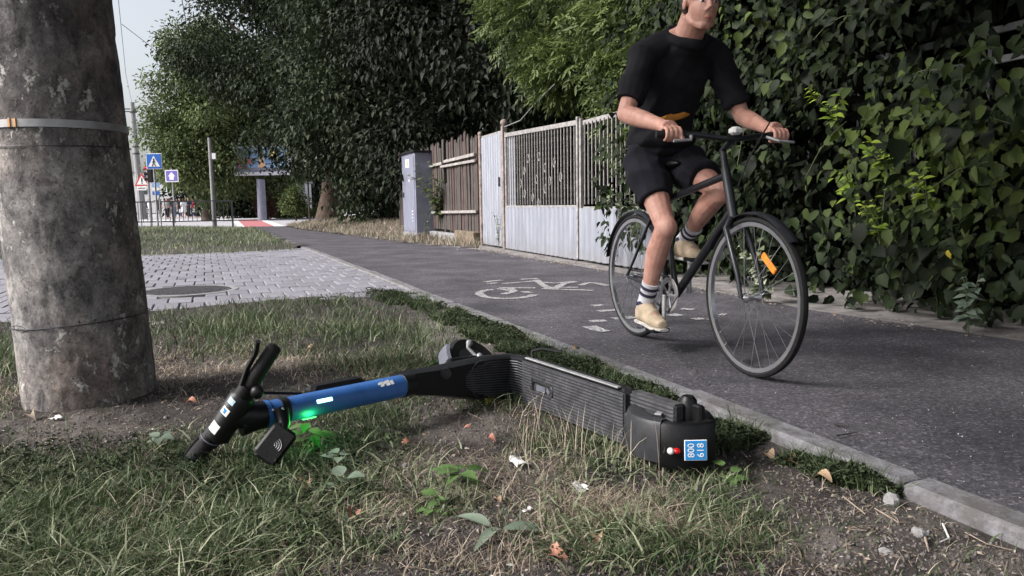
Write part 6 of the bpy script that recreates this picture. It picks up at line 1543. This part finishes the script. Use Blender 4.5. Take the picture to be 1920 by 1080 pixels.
# clothes
sh = bm(); torso(sh, .016, slice(1, 6)); 
t6 = tor[5]; sh.tube([tor[5][0], tor[5][0] + Vector((.014, 0, .022))], [.095, .078], 16)
for s_, e_ in ((shR, eR), (shL, eL)): sh.ell(s_ + Vector((0, 0, -.004)), (.064, .062, .062)); limb(sh, s_, s_.lerp(e_, .80), [.064, .066, .066, .068]); sh.tube([Vector((.475, .07 * (1 if s_.y > 0 else -1), 1.505)), s_], [.062, .062], 12)
sh.ell((.30, 0, 1.06), (.145, .17, .07)); sh.tube([Vector((.512, 0, 1.520)) + Vector((math.cos(q) * .072, math.sin(q) * .092, -math.cos(q) * .048)) for q in np.linspace(0, 2 * math.pi, 24, endpoint=False)], .021, 10, closed=True)
sh.ell((.515, 0, 1.462), (.062, .095, .05)); sh.ell((.255, 0, 1.005), (.152, .172, .06)); sh.tube([Vector((.43, 0, 1.44)), Vector((.475, 0, 1.49)), Vector((.505, 0, 1.515))], [.115, .10, .082], 20, flat=(0, 1, 0), flatk=1.15); sh.remesh('shirt', K['black_cloth'], .007, 5, rider, (.0065, 19))
so_ = bm(); torso(so_, .014, slice(0, 2)); so_.ell((.235, 0, .965), (.14, .155, .085))
for h_, k_, f_ in ((hipR, kR, .62), (hipL, kL, .66)): limb(so_, h_, h_.lerp(k_, f_), [.108, .104, .096, .090])
so_.remesh('shorts', K['shorts'], .007, 5, rider, (.0080, 18))
og = bm(); 
for k in range(1): og.tube([Vector((.36, -.13, 1.12)), Vector((.41, -.05, 1.15)), Vector((.42, .04, 1.175)), Vector((.39, .11, 1.19))], [.016, .024, .024, .012], 10, flat=(1, 0, -.4), flatk=.4)
og.remesh('orange_pouch', K['orange'], .006, 4, rider)
for a_, k_, lb in ((ankR, kR, 'R'), (ankL, kL, 'L')):
    u_ = (k_ - a_).normalized(); sk = bm().tube([a_ + u_ * -.02, a_ + u_ * .03, a_ + u_ * .09, a_ + u_ * .125], [.042, .041, .042, .0445], 20).build('sock', K['sock'], rider, True)
    for z in (.055, .09): bm().tube([a_ + u_ * z, a_ + u_ * (z + .017)], [.0435, .0445], 20).build('sock_stripe', K['sockband'], sk, True)
    s1 = bm(); s1.ell(a_ + Vector((-.025, 0, -.045)), (.045, .040, .055)); s1.tube([a_ + Vector((-.03, 0, -.062)), a_ + Vector((.05, 0, -.062)), a_ + Vector((.13, 0, -.078)), a_ + Vector((.185, 0, -.084))], [.045, .048, .046, .028], 14, flat=(0, 0, 1), flatk=.75)
    s1.tube([a_ + Vector((0, 0, .0)), a_ + Vector((.03, 0, -.04)), a_ + Vector((.09, 0, -.06))], [.044, .046, .040], 12); shoe = s1.remesh('shoe', K['shoe'], .006, 5, rider)
    lc_ = bm()
    for q in range(4): lc_.tube([a_ + Vector((.045 + .022 * q, -.026, -.030 - .011 * q)), a_ + Vector((.050 + .022 * q, 0, -.018 - .011 * q)), a_ + Vector((.045 + .022 * q, .026, -.030 - .011 * q))], .0042, 6)
    lc_.build('laces', K['sock'], shoe); bm().tube([a_ + Vector((.0, 0, -.005)), a_ + Vector((-.004, 0, .012))], [.047, .046], 18).build('shoe_collar', K['sockband'], shoe, True)
    sl_ = bm(); sl_.tube([a_ + Vector((-.072, 0, -.094)), a_ + Vector((-.03, 0, -.096)), a_ + Vector((.05, 0, -.098)), a_ + Vector((.13, 0, -.108)), a_ + Vector((.20, 0, -.108))], [.028, .044, .046, .046, .026], 14, flat=(0, 0, 1), flatk=.26); sl_.build('sole', K['sole'], shoe, True)
ha = bm(); ha.ell(hp(-.022, 0, .050), (.100, .084, .086), Rh, 20, 14); ha.ell(hp(-.055, 0, .0), (.060, .078, .085), Rh); ha.ell(hp(.055, 0, .098), (.04, .055, .022), Rh)
ha.remesh('hair', K['hair'], .006, 3, rider, (.003, 120))
for s_ in (-1, 1):
    bm().ell(hp(.0745, .031 * s_, .006), (.011, .0125, .0058), Rh).build('eye', K['eye'], rider, True); bm().ell(hp(.0838, .031 * s_, .006), (.0036, .0058, .0050), Rh).build('iris', K['blacktext'], rider, True)
    bm().tube([hp(.080, .014 * s_, .029), hp(.0875, .030 * s_, .034), hp(.076, .050 * s_, .027)], [.004, .005, .003], 8).build('eyebrow', K['hair'], rider, True)
bm().tube([hp(.080, .022, -.064), hp(.0925, .008, -.061), hp(.0935, 0, -.0625), hp(.0925, -.008, -.061), hp(.080, -.022, -.064)], [.003, .006, .0055, .006, .003], 8).build('lips', plain('lips', (.42, .17, .14), .45), rider, True)

# ---------------------------------------------------------------- people across the road
def walker(p, h, face, top, bottom, hair, label, stride=.12, skirt=False, arm=0.0, bag=None):
    p = Vector(p); k = h / 1.75; R_ = Matrix.Rotation(face, 3, 'Z'); T = Matrix.Translation(p) @ (R_ * k).to_4x4() if False else Matrix.Translation(p) @ R_.to_4x4() @ Matrix.Scale(k, 4)
    t = thing('person', label, 'person', p, face, 'people waiting across the road'); b = MB(T)
    for s_ in (-1, 1): b.tube([(0, .09 * s_, .9), (stride * s_ * .4 + .03, .095 * s_, .5), (stride * s_, .1 * s_, .07)], [.08, .06, .045], 8); b.tube([(stride * s_ - .03, .1 * s_, .04), (stride * s_ + .18, .11 * s_, .03)], [.045, .035], 8)
    b.tube([(0, 0, .88), (0, 0, 1.1), (.01, 0, 1.35), (0, 0, 1.48)], [.14, .13, .16, .07], 12, flat=(1, 0, 0), flatk=.65); b.tube([(0, 0, 1.46), (.02, 0, 1.58)], .055, 8)
    b.ell((.02, 0, 1.64), (.10, .078, .115)); b.ell((.115, 0, 1.62), (.02, .015, .02))
    for s_ in (-1, 1): b.tube([(0, .19 * s_, 1.42), (-.02 + arm * .1, .24 * s_, 1.14), (.08 + arm * .25, .22 * s_, .9 + arm * .25)], [.055, .045, .035], 8); b.ell((.10 + arm * .25, .22 * s_, .85 + arm * .27), (.04, .03, .06))
    b.remesh('body', K['skin'], .022, 2, t)
    c = MB(T); c.tube([(0, 0, .86), (0, 0, 1.1), (.01, 0, 1.35), (0, 0, 1.46)], [.165, .155, .185, .09], 12, flat=(1, 0, 0), flatk=.7)
    for s_ in (-1, 1): c.tube([(0, .18 * s_, 1.41), (-.02 + arm * .1, .24 * s_, 1.14)], [.07, .06], 8)
    c.remesh('shirt', CLOTH[top], .022, 2, t)
    c = MB(T)
    if skirt: c.tube([(0, 0, .98), (.02, 0, .55)], [.16, .24], 12)
    for s_ in (-1, 1): c.tube([(0, .085 * s_, .95), (stride * s_ * .4 + .03, .095 * s_, .5), (stride * s_, .1 * s_, .12 if not skirt else .55)], [.11, .085, .065], 8)
    c.remesh('skirt' if skirt else 'trousers', CLOTH[bottom], .022, 2, t)
    c = MB(T); c.ell((-.01, 0, 1.68), (.11, .092, .10)); c.ell((-.05, 0, 1.6), (.07, .085, .12)); c.remesh('hair', hair, .022, 2, t)
    if bag: MB(T).box((.08, .30, .62), (.12, .2, .32), None, .03).build('bag', CLOTH[bag], t)
HR_ = K['hair']
for px_, y, h_, fc_, top, bot, lb, kw in [(300, 64, 1.72, 1.2, 'dark', 'dark', 'person in black standing nearest the crossing sign post', {}), (314, 60, 1.62, -1.4, 'grey', 'dark', 'person in a grey top stepping towards the road', dict(arm=.6, stride=.2)), (320, 68, 1.7, .3, 'dark', 'grey', 'dark haired person in black half behind the grey top', {}), (328, 66, 1.75, -1.57, 'grey', 'denim', 'person in pale grey shirt and jeans in the middle of the group', {}),
        (338, 68, 1.74, -1.4, 'dark', 'denim', 'person in a black shirt beside the pale grey shirt', {}), (345, 65, 1.66, 1.9, 'white', 'white', 'person dressed all in white carrying a bag', dict(bag='white', skirt=True)), (354, 66, 1.76, -1.5, 'navy', 'dark', 'person in a navy jacket beside the white dressed person', {}), (362, 67, 1.68, -1.2, 'red', 'navy', 'person with a red top at the right of the group', {}), (370, 66, 1.74, 2.6, 'dark', 'dark', 'person in black with a white bag at the end of the group', dict(bag='white')),
        (281, 66, 1.7, 1.0, 'white', 'dark', 'person in a white top left of the sign post', {}), (262, 66, 1.68, .8, 'cream', 'denim', 'person in a cream top behind the warning sign', {}), (421, 64, 1.65, -.6, 'dark', 'dark', 'person in dark clothes alone beside the slim post', {})]:
    p = D(px_, 398, y); p.z = 0; walker(p, h_, fc_, CLOTH and top, bot, HR_, lb, **kw)
